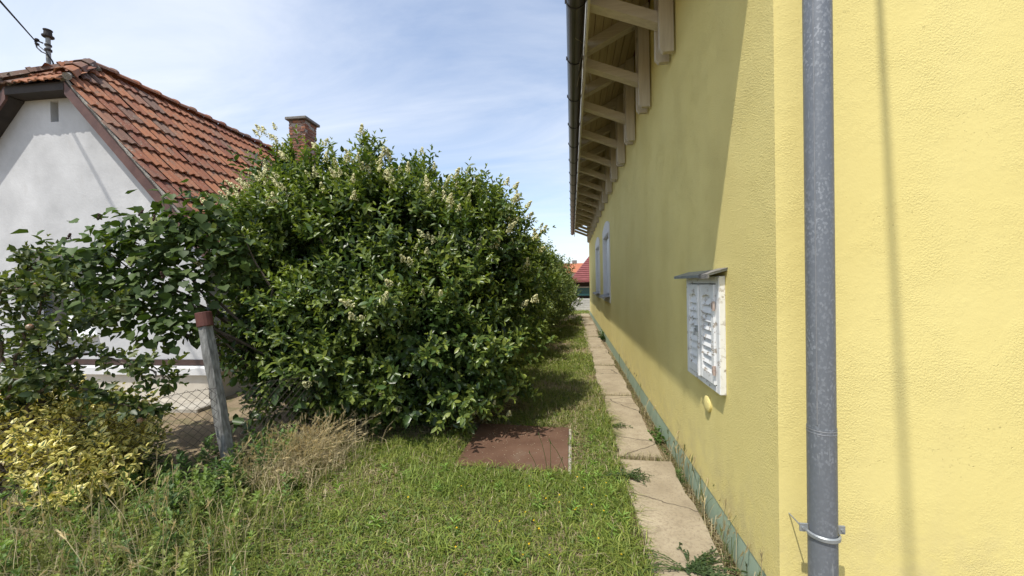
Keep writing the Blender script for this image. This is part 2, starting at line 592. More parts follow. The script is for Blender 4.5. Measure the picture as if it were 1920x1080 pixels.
# leaf outlines: points (along, across, lift); the midrib is the first and fourth point
LEAF_OVAL = np.array([(0, 0, 0), (0.28, 0.44, 0.10), (0.68, 0.40, 0.07), (1, 0, -0.10), (0.68, -0.40, 0.07), (0.28, -0.44, 0.10)])
LEAF_HEART = np.array([(0, 0, 0), (0.02, 0.36, 0.10), (0.45, 0.46, 0.10), (1, 0, -0.16), (0.45, -0.46, 0.10), (0.02, -0.36, 0.10)])
LEAF_LANCE = np.array([(0, 0, 0), (0.35, 0.5, 0.05), (0.72, 0.34, 0.0), (1, 0, -0.18), (0.72, -0.34, 0.0), (0.35, -0.5, 0.05)])
EDGE = np.array([0, 1, 1, 0.55, 1, 1.0])


def leaf_mesh(name, P, D, Nn, Ln, Wd, C, T=LEAF_OVAL, edge=False):
    """many folded leaves as one mesh: base P, axis D, normal Nn, length, width, colour"""
    n = len(P)
    D = nrm(D); S = nrm(np.cross(Nn, D)); U = np.cross(D, S)
    V = (P[:, None, :] + D[:, None, :] * (T[None, :, 0] * Ln[:, None])[..., None]
         + S[:, None, :] * (T[None, :, 1] * Wd[:, None])[..., None]
         + U[:, None, :] * (T[None, :, 2] * Ln[:, None])[..., None])
    base = np.arange(n)[:, None] * 6
    lo = np.concatenate([base + np.array([0, 3, 2, 1]), base + np.array([0, 5, 4, 3])], axis=1)
    cols = np.repeat(C[:, None, :], 6, axis=1).reshape(-1, 3)
    e = np.tile(EDGE, n) if edge else None
    return np_mesh(name, V.reshape(-1, 3), lo.ravel(), np.full(2 * n, 4), cols, e)


def single_leaf(name, T, wid, colr, edge=False):
    """one unit-length leaf with a curved, folded blade, shared by the separate leaves"""
    us = [0, 0.12, 0.3, 0.5, 0.7, 0.87, 1.0]
    xs = np.concatenate(([0], T[1:3, 0], [1])); ws = np.concatenate(([0], T[1:3, 1], [0]))
    V, F, E_ = [], [], []
    for u in us:
        wv = max(0.0, np.interp(u, xs, ws)) * (1.0 if 0 < u < 1 else 0.0)
        wv = wv * 1.08 * wid
        z = -0.12 * u * u
        V += [(u, 0, z), (u, wv, z + 0.22 * wv), (u, -wv, z + 0.22 * wv)]
        E_ += [0.0 if u < 0.9 else 0.6, 1, 1]
    for i in range(len(us) - 1):
        a = i * 3
        F += [(a, a + 3, a + 4, a + 1), (a, a + 2, a + 5, a + 3)]
    F = [tuple(dict.fromkeys(f)) for f in F]
    lo = [i for f in F for i in f]
    me = np_mesh(name, np.array(V), lo, [len(f) for f in F], np.tile(np.array(colr), (len(V), 1)), np.array(E_) if edge else None)
    return me


def leaf_objects(parent, mat, P, D, Nn, Ln, variants, name='leaf'):
    D = nrm(D); S = nrm(np.cross(Nn, D)); U = np.cross(D, S)
    for me in variants:
        if not me.materials:
            me.materials.append(MATS[mat])
    for i in range(len(P)):
        o = bpy.data.objects.new(name, variants[i % len(variants)])
        l = Ln[i]
        o.matrix_local = Matrix(((D[i, 0] * l, S[i, 0] * l, U[i, 0] * l, P[i, 0]), (D[i, 1] * l, S[i, 1] * l, U[i, 1] * l, P[i, 1]),
                                 (D[i, 2] * l, S[i, 2] * l, U[i, 2] * l, P[i, 2]), (0, 0, 0, 1)))
        o.parent = parent
        col.objects.link(o)


def sprig_leaves(B, D, Ls, m, leaf_l, leaf_w, c_old, c_new, splay=0.85, curve=0.15, jit=0.25):
    """opposite leaf pairs along straight shoots. B base, D direction, Ls length, m pairs"""
    S_ = len(B)
    D = nrm(D)
    rv = rng.normal(size=(S_, 3))
    A = nrm(np.cross(D, rv)); Bv = np.cross(D, A)
    out = []
    for j in range(m):
        t = (j + 0.6) / m
        pos = B + D * (Ls * t)[:, None] + np.array([0, 0, 1]) * (curve * Ls * t * t)[:, None]
        ax = A if j % 2 == 0 else Bv
        last = j == m - 1
        for sg in (1, -1):
            perp = ax * sg
            sp = splay * (0.55 if last else 1.0)
            d = nrm(D * (1.0 if last else 0.62) + perp * sp + rng.normal(size=(S_, 3)) * jit)
            nn = nrm(D * 0.9 - perp * 0.25 + np.array([0, 0, 0.8]) + rng.normal(size=(S_, 3)) * 0.25)
            sz = (0.72 + 0.5 * sin(pi * min(1, t * 0.9 + 0.08))) * rng.uniform(0.75, 1.2, S_)
            if last:
                sz = sz * 0.8
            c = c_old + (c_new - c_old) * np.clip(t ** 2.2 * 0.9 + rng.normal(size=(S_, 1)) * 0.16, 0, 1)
            c = c * rng.uniform(0.78, 1.2, (S_, 1))
            out.append((pos, d, nn, leaf_l * sz, leaf_w * sz, c))
    return [np.concatenate([o[k] for o in out]) for k in range(6)]


def ellipsoid_points(E, n, lump=0.12, inner=0.0):
    """points on the skin of a union of ellipsoids, with outward normals"""
    E = np.array(E, float)
    area = (E[:, 3] * E[:, 4] + E[:, 3] * E[:, 5] + E[:, 4] * E[:, 5])
    pr = area / area.sum()
    P, Nn = [], []
    got = 0
    while got < n:
        k = rng.choice(len(E), size=n * 2, p=pr)
        d = nrm(rng.normal(size=(n * 2, 3)))
        ph = np.sin(d @ np.array([3.1, 5.3, 2.2]) * 2 + k) * np.sin(d @ np.array([-4.7, 2.9, 5.1]) * 1.7 + 2 * k)
        s = 1 + lump * ph - inner * rng.random(n * 2)
        p = E[k, :3] + d * E[k, 3:6] * s[:, None]
        nv = nrm(d / E[k, 3:6])
        keep = p[:, 2] > 0.12
        for q in range(len(E)):
            r = np.linalg.norm((p - E[q, :3]) / E[q, 3:6], axis=1)
            keep &= ~((r < 0.86 - inner * 0.5) & (k != q))
        P.append(p[keep]); Nn.append(nv[keep]); got += keep.sum()
    P = np.concatenate(P)[:n]; Nn = np.concatenate(Nn)[:n]
    return P, Nn


def branch_mesh(base, targets, r0_=0.05, wob=0.12, n=5):
    mb = MB()
    for t in targets:
        b = Vector(base) + Vector((random.uniform(-.12, .12), random.uniform(-.12, .12), 0))
        t = Vector(t)
        pts, rad = [], []
        for i in range(6):
            f = i / 5
            p = b.lerp(t, f)
            p.z = b.z + (t.z - b.z) * (f ** 0.75)
            p += Vector((random.uniform(-1, 1), random.uniform(-1, 1), random.uniform(-.5, .5))) * wob * (f * (1 - f) * 2)
            pts.append(p); rad.append(r0_ * (1 - f) ** 0.8 * random.uniform(.8, 1.1) + 0.003)
        mb.tube(pts, rad, n, False)
    return mb


CAMP = np.array([0, 0, EYE])


def inside_poly(x, y, poly):
    c = np.zeros(len(x), bool)
    j = len(poly) - 1
    for i in range(len(poly)):
        xi, yi = poly[i]; xj, yj = poly[j]
        c ^= ((yi > y) != (yj > y)) & (x < (xj - xi) * (y - yi) / (yj - yi + 1e-12) + xi)
        j = i
    return c

# ================================================================== ground, path
def lin(a, b, s):
    return list(np.arange(a, b + 1e-6, s))


def ground_z(x, y):
    z = 0.018 * np.sin(x * 1.9 + 0.6) * np.sin(y * 1.35 + 1.1) + 0.010 * np.sin(x * 4.3 + y * 3.1)
    fade = np.clip((0.35 - x) / 0.6, 0, 1) * np.clip((y + 2) / 2, 0, 1) * np.clip((22 - y) / 4, 0, 1) * np.clip((x + 4.6) / 1.0, 0, 1)
    plate = np.clip((np.hypot(x + 0.53, y - 3.6) - 0.75) / 0.5, 0, 1)
    return z * fade * plate - 0.004 - 0.06 * np.clip((x - .785) / .05, 0, 1) * (x < 1.5) * np.clip((y + 2) / 1, 0, 1) * np.clip((20 - y) / 1, 0, 1)


gx = [-500, -150, -50, -20, -10] + lin(-8, .75, 0.25) + [.785, .82, .86, 1.0, 3, 8, 20, 60, 150, 500]
gy = [-500, -150, -50, -15, -4] + lin(-1, 24, 0.25) + [30, 50, 100, 250, 600]
gv = [(x, y, 0) for y in gy for x in gx]
gv = np.array(gv, float)
gv[:, 2] = ground_z(gv[:, 0], gv[:, 1])
nx = len(gx)
gf = [(j * nx + i, j * nx + i + 1, (j + 1) * nx + i + 1, (j + 1) * nx + i) for j in range(len(gy) - 1) for i in range(nx - 1)]
me = bpy.data.meshes.new('ground')
me.from_pydata([tuple(v) for v in gv], [], gf)
tag(link('ground', me, 'dry_soil', None, True), kind='structure')

path = empty('path', (0, 0, 0))
path['kind'] = 'structure'
joints = [-1.7, 0.25, 1.62, 3.45, 5.33, 7.24, 9.15, 11.1, 12.85, 14.4, 15.9, 17.6, 19.3]
for i in range(len(joints) - 1):
    y0, y1 = joints[i] + 0.032, joints[i + 1] - 0.032
    x0, x1 = 0.385 + random.uniform(-.012, .012), 0.795 + random.uniform(-.02, .01)
    pts = []
    ny = 14
    for k in range(ny + 1):
        pts.append((x1 + random.uniform(-.03, .008), y0 + (y1 - y0) * k / ny))
    for k in range(1, 4):
        pts.append((x1 - (x1 - x0) * k / 4, y1 + random.uniform(-.012, .012)))
    for k in range(ny + 1):
        pts.append((x0 + random.uniform(-.008, .028), y1 - (y1 - y0) * k / ny))
    for k in range(1, 4):
        pts.append((x0 + (x1 - x0) * k / 4, y0 + random.uniform(-.012, .012)))
    n = len(pts)
    cx, cy = (x0 + x1) / 2, (y0 + y1) / 2
    top = 0.028
    ins = [(cx + (p[0] - cx) * 0.965, cy + (p[1] - cy) * 0.99) for p in pts]
    V = [(p[0], p[1], -0.06) for p in pts] + [(p[0], p[1], top - 0.010) for p in pts] + [(p[0], p[1], top) for p in ins]
    F = []
    for k in range(n):
        k2 = (k + 1) % n
        F += [(k, k2, n + k2, n + k), (n + k, n + k2, 2 * n + k2, 2 * n + k)]
    F.append(tuple(range(2 * n, 3 * n)))
    s = MB().add(V, F).build('slab', 'path_concrete', path)
    tl = random.uniform(-0.006, 0.006)
    s.rotation_euler = (tl * 0.3, random.uniform(-.012, .006), random.uniform(-.004, .004))

# ================================================================== yellow house
XW, YF, YB = 0.89, 1.85, 19.7
house = tag(empty('yellow_house', (XW, YF, 0)), 'yellow stuccoed house with green plinth and wide timbered eaves beside the path', 'house')


def H(mb, name, mat, parent=None, smooth=False):
    """build in world coordinates below the house Empty"""
    par = parent or house
    mb.v = [(x - XW, y - YF, z) for x, y, z in mb.v]
    return mb.build(name, mat, par, smooth)


TS = 0.47                                      # slope of the roof


def soffit(x):
    return 4.29 + (x - 0.22) * TS


WIN = [(9.1, 11.0), (12.35, 14.3)]
WZ0, WZ1 = 1.20, 2.76
STR = 0.15
PL = 0.15                                      # top of plinth
mb = MB()
ys = [YF]
for a, b in WIN:
    ys += [a + STR, b - STR]
ys.append(YB)
zs = [PL, WZ0, WZ1, soffit(XW) - 0.01]
for i in range(len(ys) - 1):
    for k in range(3):
        if i in (1, 3) and k == 1:
            continue
        V = [(XW, ys[i], zs[k]), (XW, ys[i], zs[k + 1]), (XW, ys[i + 1], zs[k + 1]), (XW, ys[i + 1], zs[k])]
        mb.add(V, [(0, 1, 2, 3)])
for a, b in WIN:                                # plaster returns of the openings
    a += STR; b -= STR
    mb.add([(XW, a, WZ0), (XW + .3, a, WZ0), (XW + .3, a, WZ1), (XW, a, WZ1)], [(0, 1, 2, 3)])
    mb.add([(XW, b, WZ0), (XW, b, WZ1), (XW + .3, b, WZ1), (XW + .3, b, WZ0)], [(0, 1, 2, 3)])
    mb.add([(XW, a, WZ0), (XW, b, WZ0), (XW + .3, b, WZ0), (XW + .3, a, WZ0)], [(0, 1, 2, 3)])
    mb.add([(XW, a, WZ1), (XW + .3, a, WZ1), (XW + .3, b, WZ1), (XW, b, WZ1)], [(0, 1, 2, 3)])
XR, XE = 4.4, 7.91
ridge_z = soffit(XR) - 0.01
fr_mb = MB()
for yy, fl, mb_ in ((YF, 0, fr_mb), (YB, 1, mb)):
    V = [(XW, yy, PL), (XE, yy, PL), (XE, yy, soffit(XW) - .01), (XR, yy, ridge_z), (XW, yy, soffit(XW) - .01)]
    mb_.add(V, [(0, 1, 2, 3, 4) if not fl else (4, 3, 2, 1, 0)])
mb.add([(XE, YF, PL), (XE, YB, PL), (XE, YB, soffit(XW) - .01), (XE, YF, soffit(XW) - .01)], [(0, 1, 2, 3)])
H(mb, 'wall', 'yellow_stucco')
H(fr_mb, 'front_wall', 'yellow_stucco_smooth')
mb = MB().box(XW + 0.004, XE - .004, YF + 0.004, YB - .004, -0.15, PL)
H(mb, 'plinth', 'green_plinth_paint')

# roof: two sheets, boarded underneath on the eaves side
Y0R, Y1R = 1.42, 19.85
mb = MB()
xa = 0.16
mb.prism([(xa, soffit(xa) + .022), (XR, soffit(XR) + .022), (2 * XR - xa, soffit(xa) + .022), (2 * XR - xa, soffit(xa) + .15), (XR, soffit(XR) + .16), (xa, soffit(xa) + .15)], 1, Y0R, Y1R)
roof = H(recalc and mb, 'roof', 'far_red_roof')
recalc(roof)
nb = 7
for k in range(nb):
    a, b = 0.197 + (0.87 - 0.197) * k / nb, 0.197 + (0.87 - 0.197) * (k + 1) / nb - 0.006
    mb = MB().prism([(a, soffit(a)), (b, soffit(b)), (b, soffit(b) + .018), (a, soffit(a) + .018)], 1, Y0R + .03, Y1R - .03)
    recalc(H(mb, 'soffit_board', 'soffit_wood', roof))
mb = MB().cbox(0.172, 0.194, Y0R + .005, Y1R - .005, 3.93, soffit(.14) - 0.004, .003)
H(mb, 'fascia', 'cream_trim')
mb = MB()
mb.prism([(.90, soffit(.9) - .10), (XR, soffit(XR) - .10), (XR, soffit(XR) + .01), (.90, soffit(.9) + .01)], 1, Y0R + .003, Y0R + .03)
recalc(H(mb, 'verge_board', 'eave_wood_across'))

# brackets: rafter, sloping strut and a pair of hanging planks
k = 0
yb = 2.38
while yb < 19.4:
    mb = MB()
    xr0, xr1 = 0.197, 0.885
    mb.prism([(xr0, soffit(xr0) - .13), (xr1, soffit(xr1) - .13), (xr1, soffit(xr1) - .002), (xr0, soffit(xr0) - .002)], 1, yb + .05, yb + .16)
    recalc(H(mb, 'rafter', 'eave_wood_across'))
    mb = MB()
    sx0, sx1 = 0.197, 0.872
    zc = lambda x: 3.985 - (x - .21) * 0.42
    mb.prism([(sx0, zc(sx0)), (sx1, zc(sx1)), (sx1, zc(sx1) + .10), (sx0, zc(sx0) + .10)], 1, yb + .052, yb + .158)
    recalc(H(mb, 'strut', 'eave_wood_across'))
    for q, (ya, dz) in enumerate(((yb, 0.0), (yb + .16, 0.0))):
        zb = 3.475 + random.uniform(-.012, .012)
        px0, px1 = 0.76, 0.874
        mb = MB()
        zt = soffit(px0) - .004
        zt1 = soffit(px1) - .004
        mb.prism([(px0, zb + .035), (px0 + .03, zb), (px1, zb), (px1, zt1), (px0, zt)], 1, ya + .002, ya + .048)
        recalc(H(mb, 'hanging_plank', 'eave_wood'))
    yb += 1.005 + random.uniform(-.02, .02)
    k += 1

# gutter
mb = MB()
gr, gcx, gcz = 0.088, 0.078, 4.10
for yy in (Y0R - .02, Y1R + .02):
    pass
n = 14
V, F = [], []
for j, yy in enumerate((Y0R - .02, Y1R + .02)):
    for r in (gr, gr - .006):
        for q in range(n + 1):
            a = pi + pi * q / n
            V.append((gcx + r * cos(a), yy, gcz + r * sin(a)))
m1 = n + 1
for q in range(n):
    F.append((q, q + 1, 2 * m1 + q + 1, 2 * m1 + q))
    F.append((m1 + q, 3 * m1 + q, 3 * m1 + q + 1, m1 + q + 1))
F += [(0, 2 * m1, 3 * m1, m1), (n, m1 + n, 3 * m1 + n, 2 * m1 + n)]
for b in (0, 2 * m1):
    F.append(tuple(b + q for q in range(m1)) if b else tuple(reversed([b + q for q in range(m1)])))
mb.add(V, F)
gut = H(mb, 'gutter', 'gutter_brown', None, False)
yy = 1.75
while yy < 19.8:
    mb = MB()
    V, F = [], []
    ww = 0.022
    for j in (0, 1):
        for r in (gr + .007, gr + .001):
            for q in range(n + 1):
                a = pi + pi * q / n
                V.append((gcx + r * cos(a), yy + j * ww, gcz + r * sin(a)))
    for q in range(n):
        F += [(q, q + 1, 2 * m1 + q + 1, 2 * m1 + q), (q, m1 + q, m1 + q + 1, q + 1), (2 * m1 + q, 2 * m1 + q + 1, 3 * m1 + q + 1, 3 * m1 + q)]
    mb.add(V, F)
    mb.box(gcx - gr - .012, gcx - gr + .001, yy, yy + ww, gcz - .02, gcz + .012)
    H(mb, 'gutter_bracket', 'gutter_brown', gut)
    yy += 0.9 + random.uniform(-.03, .03)

# windows with arched white surrounds
for (a, b) in WIN:
    mb = MB()
    x0, x1 = XW - .022, XW + 0.001
    mb.box(x0, x1, a, a + STR, WZ0 - .12, WZ1)
    mb.box(x0, x1, b - STR, b, WZ0 - .12, WZ1)
    mb.box(x0, x1, a + STR, b - STR, WZ0 - .12, WZ0)
    poly = [(a, WZ1), (b, WZ1)]
    mid, rise = (a + b) / 2, 0.16
    for q in range(13):
        t = q / 12
        yv = b + (a - b) * t
        poly.append((yv, WZ1 + .17 + rise * (1 - ((yv - mid) / ((b - a) / 2)) ** 2)))
    mb.prism(poly, 0, x0, x1)
    win = recalc(H(mb, 'window', 'white_plaster'))
    a2, b2 = a + STR, b - STR
    mb = MB()
    mb.box(XW - .015, XW + .22, a2, a2 + .012, WZ0, WZ1)
    mb.box(XW - .015, XW + .22, b2 - .012, b2, WZ0, WZ1)
    mb.box(XW - .015, XW + .22, a2 + .012, b2 - .012, WZ1 - .012, WZ1)
    H(mb, 'reveal', 'white_plaster', win)
    mb = MB()
    mb.prism([(XW - .13, WZ0 + .006), (XW + .2, WZ0 + .05), (XW + .2, WZ0 + .065), (XW - .13, WZ0 + .022), (XW - .145, WZ0 + .022), (XW - .145, WZ0 - .03), (XW - .13, WZ0 - .03)], 1, a2 - .06, b2 + .06)
    recalc(H(mb, 'sill', 'sill_metal', win))
    mb = MB()
    fx = XW + .16
    for (y0, y1, z0, z1) in ((a2 + .012, a2 + .08, WZ0 + .07, WZ1 - .012), (b2 - .08, b2 - .012, WZ0 + .07, WZ1 - .012), (a2 + .08, b2 - .08, WZ0 + .07, WZ0 + .14), (a2 + .08, b2 - .08, WZ1 - .08, WZ1 - .012), ((a2 + b2) / 2 - .05, (a2 + b2) / 2 + .05, WZ0 + .14, WZ1 - .08)):
        mb.box(fx, fx + .055, y0, y1, z0, z1)
    H(mb, 'frame', 'window_white', win)
    mb = MB()
    for q in range(26):
        z0 = WZ0 + .075 + q * (WZ1 - WZ0 - .1) / 26
        mb.box(XW + .07 + .004 * (q % 2), XW + .085, a2 + .014, b2 - .014, z0, z0 + (WZ1 - WZ0 - .1) / 26 - .003)
    H(mb, 'roller_blind', 'window_white', win)
    for (y0, y1) in ((a2 + .08, (a2 + b2) / 2 - .05), ((a2 + b2) / 2 + .05, b2 - .08)):
        H(MB().box(fx + .02, fx + .032, y0, y1, WZ0 + .14, WZ1 - .08), 'pane', 'window_glass', win)

# small shuttered window
sh = empty('shuttered_window', (0, 0, 0)); sh.parent = house
SY0, SY1, SZ0, SZ1 = 2.42, 3.065, 0.875, 1.58
xf_ = 0.842
fwid = 0.052
MB_ = MB()
for (y0, y1, z0, z1) in ((SY0, SY0 + fwid, SZ0, SZ1), (SY1 - fwid, SY1, SZ0, SZ1), (SY0 + fwid, SY1 - fwid, SZ0, SZ0 + .04), (SY0 + fwid, SY1 - fwid, SZ1 - .045, SZ1)):
    mb = MB().cbox(xf_ + .012, XW + .002, y0, y1, z0, z1, .004)
    H(mb, 'frame_board', 'peeling_white_paint', sh)
H(MB().box(XW - .010, XW + .003, SY0 + fwid, SY1 - fwid, SZ0 + .04, SZ1 - .045), 'backing_panel', 'dark_underside', sh)
ly0, ly1 = SY0 + fwid + .004, SY1 - fwid - .004
lm = (ly0 + ly1) / 2
lz0, lz1 = SZ0 + .045, SZ1 - .05
for (a, b, near) in ((ly0, lm - .002, True), (lm + .002, ly1, False)):
    st = .048
    x0, x1 = xf_, xf_ + .034
    mb = MB()
    mb.cbox(x0, x1, a, a + st, lz0, lz1, .003)
    mb.cbox(x0, x1, b - st, b, lz0, lz1, .003)
    mb.cbox(x0 + .001, x1 - .001, a + st, b - st, lz0, lz0 + .062, .003)
    # top rail with a shallow arched lower edge
    poly = [(a + st, lz1), (b - st, lz1)]
    for q in range(9):
        t = q / 8
        yv = (b - st) + (a - b + 2 * st) * t
        poly.append((yv, lz1 - .085 + .022 * sin(pi * t) ** 0.6))
    mb.prism(poly, 0, x0 + .001, x1 - .001)
    leaf = recalc(H(mb, 'shutter_leaf', 'peeling_white_paint', sh))
    ns = 9
    zlo, zhi = lz0 + .062, lz1 - .07
    for q in range(ns):
        zc_ = zlo + (zhi - zlo) * (q + .5) / ns
        hh = (zhi - zlo) / ns * .60
        mb = MB().prism([(x0 + .004, zc_ - hh), (x0 + .010, zc_ - hh - .002), (x1 - .002, zc_ + hh * .75), (x1 - .008, zc_ + hh * .75 + .003)], 1, a + st - .004, b - st + .004)
        recalc(H(mb, 'slat', 'peeling_white_paint', sh))
H(MB().cbox(xf_ - .012, xf_ + .001, lm - .016, lm + .016, lz0 - .004, lz1 - .004, .004), 'cover_strip', 'peeling_white_paint', sh)
mb = MB().cbox(xf_ - .022, xf_ - .011, lm - .012, lm + .012, 1.21, 1.255, .003)
mb.tube([(xf_ - .018, lm, 1.235), (xf_ - .03, lm, 1.235), (xf_ - .032, lm, 1.19)], .005, 6)
H(mb, 'latch', 'flashing', sh)
for zz in (1.01, 1.40):
    mb = MB().tube([(xf_ - .003, SY0 + fwid - .004, zz - .028), (xf_ - .003, SY0 + fwid - .004, zz + .028)], .009, 8)
    mb.box(xf_ - .003, xf_ + .003 - .004, SY0 + fwid + .005, SY0 + fwid + .035, zz - .018, zz + .018)
    H(mb, 'hinge', 'old_rust', sh)
mb = MB().prism([(XW + .002, 1.622), (0.795, 1.594), (0.785, 1.590), (0.785, 1.572), (0.791, 1.572), (0.791, 1.584), (XW + .002, 1.612)], 1, SY0 - .035, SY1 + .075)
cap = recalc(H(mb, 'drip_cap', 'flashing', sh))
mb = MB().prism([(XW + .001, 1.628), (0.798, 1.601), (0.779, 1.592), (0.779, 1.566), (0.785, 1.566), (0.785, 1.590), (0.798, 1.597), (XW + .001, 1.624)], 1, SY0 - .04, SY0 + .12)
recalc(H(mb, 'flashing_patch', 'cap_concrete', sh))

# domed cap under the shutters
mb = MB().lathe([(.052, 0), (.055, .008), (.053, .016), (.043, .022), (.02, .025), (.004, .026)], 20)
mb.xf(Matrix.Translation((XW + .001, 2.72, .735)) @ Matrix.Rotation(-pi / 2, 4, 'Y'))
recalc(H(mb, 'vent_cap', 'yellow_stucco', None, True))

# downpipe on the front wall
PX, PY = 0.998, 1.738
mb = MB().lathe([(.0485, .93), (.0485, 5.05)], 28, (PX, PY, 0))
pipe = H(mb, 'downpipe', 'galvanised_steel', None, True)
mb = MB().lathe([(.050, -.06), (.050, .951)], 28, (PX, PY, 0))
H(mb, 'lower_pipe', 'galvanised_steel', pipe, True)
for zz in (.929, .941):
    mb = MB().lathe([(.0502, zz - .0016), (.0509, zz - .0008), (.0509, zz + .0008), (.0502, zz + .0016)], 28, (PX, PY, 0))
    H(mb, 'bead', 'sill_metal', pipe, True)
mb = MB()
mb.tube([(PX - .0345, PY - .036, .965), (PX - .0345, PY - .036, 5.04)], .0022, 6)
mb.v = [(x, y + .0020, z) for x, y, z in mb.v]
H(mb, 'seam', 'sill_metal', pipe)
for zc2 in (.512, 3.3):
    mb = MB()
    ring = []
    for q in range(25):
        a = pi + pi * q / 24
        ring.append((PX + .0535 * cos(a), PY + .0535 * sin(a)))
    V = []
    for (rx, ry) in ring:
        dx, dy = rx - PX, ry - PY
        for (kk, zz) in ((1.0, -.011), (1.10, -.006), (1.10, .006), (1.0, .011)):
            V.append((PX + dx * kk, PY + dy * kk, zc2 + zz))
    F = []
    for q in range(24):
        for e in range(3):
            F.append((q * 4 + e, (q + 1) * 4 + e, (q + 1) * 4 + e + 1, q * 4 + e + 1))
    mb.add(V, F)
    for sg in (-1, 1):
        mb.cbox(PX + sg * .068 - .016, PX + sg * .068 + .016, PY + .0, PY + .006, zc2 - .0, zc2 + .034, .001)
        mb.tube([(PX + sg * .072, PY - .006, zc2 + .017), (PX + sg * .072, PY + .012, zc2 + .017)], .006, 6)
    mb.tube([(PX - .068, PY + .006, zc2 + .01), (PX - .068, YF + .01, zc2 + .01)], .003, 6)
    H(mb, 'pipe_clamp', 'flashing', pipe)

# ================================================================== cottage on the left
CO = (-5.0, 4.612, 0.0)
cot = tag(empty('cottage', CO, radians(2.5)), 'small grey rendered cottage with half-hipped red tile roof and brick chimney', 'house')
HW = 2.37                                      # half width
CX = -HW
SL = 1.126                                     # roof slope
DL = 8.6                                       # length


def deck(x):
    return 5.04 - SL * abs(x - CX)


def wallz(x):
    return 4.97 - SL * abs(x - CX)


mb = MB()
wx0, wx1, wz0, wz1 = -2.93, -1.79, 0.93, 2.17
zb = 0.585
mb.box(-2 * HW, wx0, 0, .3, zb, wz1)
mb.box(wx1, 0, 0, .3, zb, wz1)
mb.box(wx0, wx1, 0, .3, zb, wz0)
vx0, vx1, vz0, vz1 = -2.42, -2.285, 4.02, 4.32   # vent slot
zt = 4.47
xl, xr = CX - (4.97 - zt) / SL, CX + (4.97 - zt) / SL
lo = lambda z: CX - (4.97 - z) / SL
hi = lambda z: CX + (4.97 - z) / SL
mb.prism([(-2 * HW, wz1), (0, wz1), (0, wallz(0)), (hi(vz0), vz0), (lo(vz0), vz0), (-2 * HW, wallz(0))], 1, 0, .3)
mb.prism([(lo(vz0), vz0), (vx0, vz0), (vx0, vz1), (lo(vz1), vz1)], 1, 0, .3)
mb.prism([(vx1, vz0), (hi(vz0), vz0), (hi(vz1), vz1), (vx1, vz1)], 1, 0, .3)
mb.prism([(lo(vz1), vz1), (hi(vz1), vz1), (xr, zt), (xl, zt)], 1, 0, .3)
mb.box(-.3, 0, .3, DL, zb, wallz(0))
mb.box(-2 * HW, -2 * HW + .3, .3, DL, zb, wallz(0))
recalc(mb.build('wall', 'cottage_render', cot))
mb = MB().box(vx0 - .05, vx1 + .05, .26, .29, vz0 - .05, vz1 + .05)
mb.build('vent_slot', 'dark_underside', cot)
mb = MB().box(-2 * HW + .01, -.006, .006, DL - .01, 0.49, zb)
mb.box(-2 * HW - .02, .02, -.02, .004, 0.508, 0.578)
mb.build('brown_band', 'dark_band', cot)
mb = MB().prism([(.05, .385), (-.085, .385), (-.09, .48), (.0, .502), (.05, .502)], 0, -2 * HW - .08, .08)
mb.prism([(.05, .386), (DL, .386), (DL, .50), (.05, .50)], 0, 0.0, .08)
recalc(mb.build('ledge', 'white_ledge', cot))
mb = MB().box(-2 * HW - .03, .03, -.03, DL, -.1, .384)
mb.build('plinth', 'plinth_beige', cot)
mb = MB().cbox(-2 * HW - .5, .28, -.45, -.032, -.1, .05, .012)
mb.build('apron', 'concrete_edge', cot)

win = MB()
for (a, b, c, d) in ((wx0 + .002, wx0 + .07, wz0 + .03, wz1 - .002), (wx1 - .07, wx1 - .002, wz0 + .03, wz1 - .002), (wx0 + .07, wx1 - .07, wz0 + .03, wz0 + .11), (wx0 + .07, wx1 - .07, wz1 - .075, wz1 - .002), (CX - .045, CX + .045, wz0 + .11, wz1 - .075)):
    win.box(a, b, .13, .19, c, d)
win = win.build('window', 'window_white', cot)
for (a, b) in ((wx0 + .07, CX - .045), (CX + .045, wx1 - .07)):
    MB().box(a, b, .15, .162, wz0 + .11, wz1 - .075).build('pane', 'window_glass', win)
recalc(MB().prism([(.13, wz0 + .028), (-.10, wz0 + .004), (-.10, wz0 - .028), (-.088, wz0 - .028), (-.088, wz0 - .006), (.0, wz0 - .006), (.13, wz0 + .0)], 0, wx0 - .06, wx1 + .06).build('sill', 'window_white', win))
MB().box(wx0 + .07, wx1 - .07, .26, .29, wz0, wz1).build('curtain', 'white_ledge', win)
MB().box(wx0, wx1, -.02, .12, wz1 - .045, wz1 - .002).build('lintel_box', 'brown_board', win)

# roof deck
HIPX, VY, RY = 0.51, -0.20, 0.42
EV = 0.32
rp = MB()
th = .03
for sg in (1, -1):
    X = lambda d: CX + sg * d
    pl = [(X(0), RY, deck(CX)), (X(HIPX), VY, deck(X(HIPX))), (X(HW + EV), VY, deck(X(HW + EV))), (X(HW + EV), DL, deck(X(HW + EV))), (X(0), DL, deck(CX))]
    V = pl + [(a, b, c - th) for a, b, c in pl]
    rp.add(V, [(0, 1, 2, 3, 4), (9, 8, 7, 6, 5)] + [(i, (i + 1) % 5, 5 + (i + 1) % 5, 5 + i) for i in range(5)])
he = deck(CX + HIPX)
pl = [(CX, RY, deck(CX)), (CX - HIPX, VY, he), (CX + HIPX, VY, he)]
V = pl + [(a, b, c - th) for a, b, c in pl]
rp.add(V, [(0, 1, 2), (5, 4, 3)] + [(i, (i + 1) % 3, 3 + (i + 1) % 3, 3 + i) for i in range(3)])
roof2 = recalc(rp.build('roof', 'dark_underside', cot))

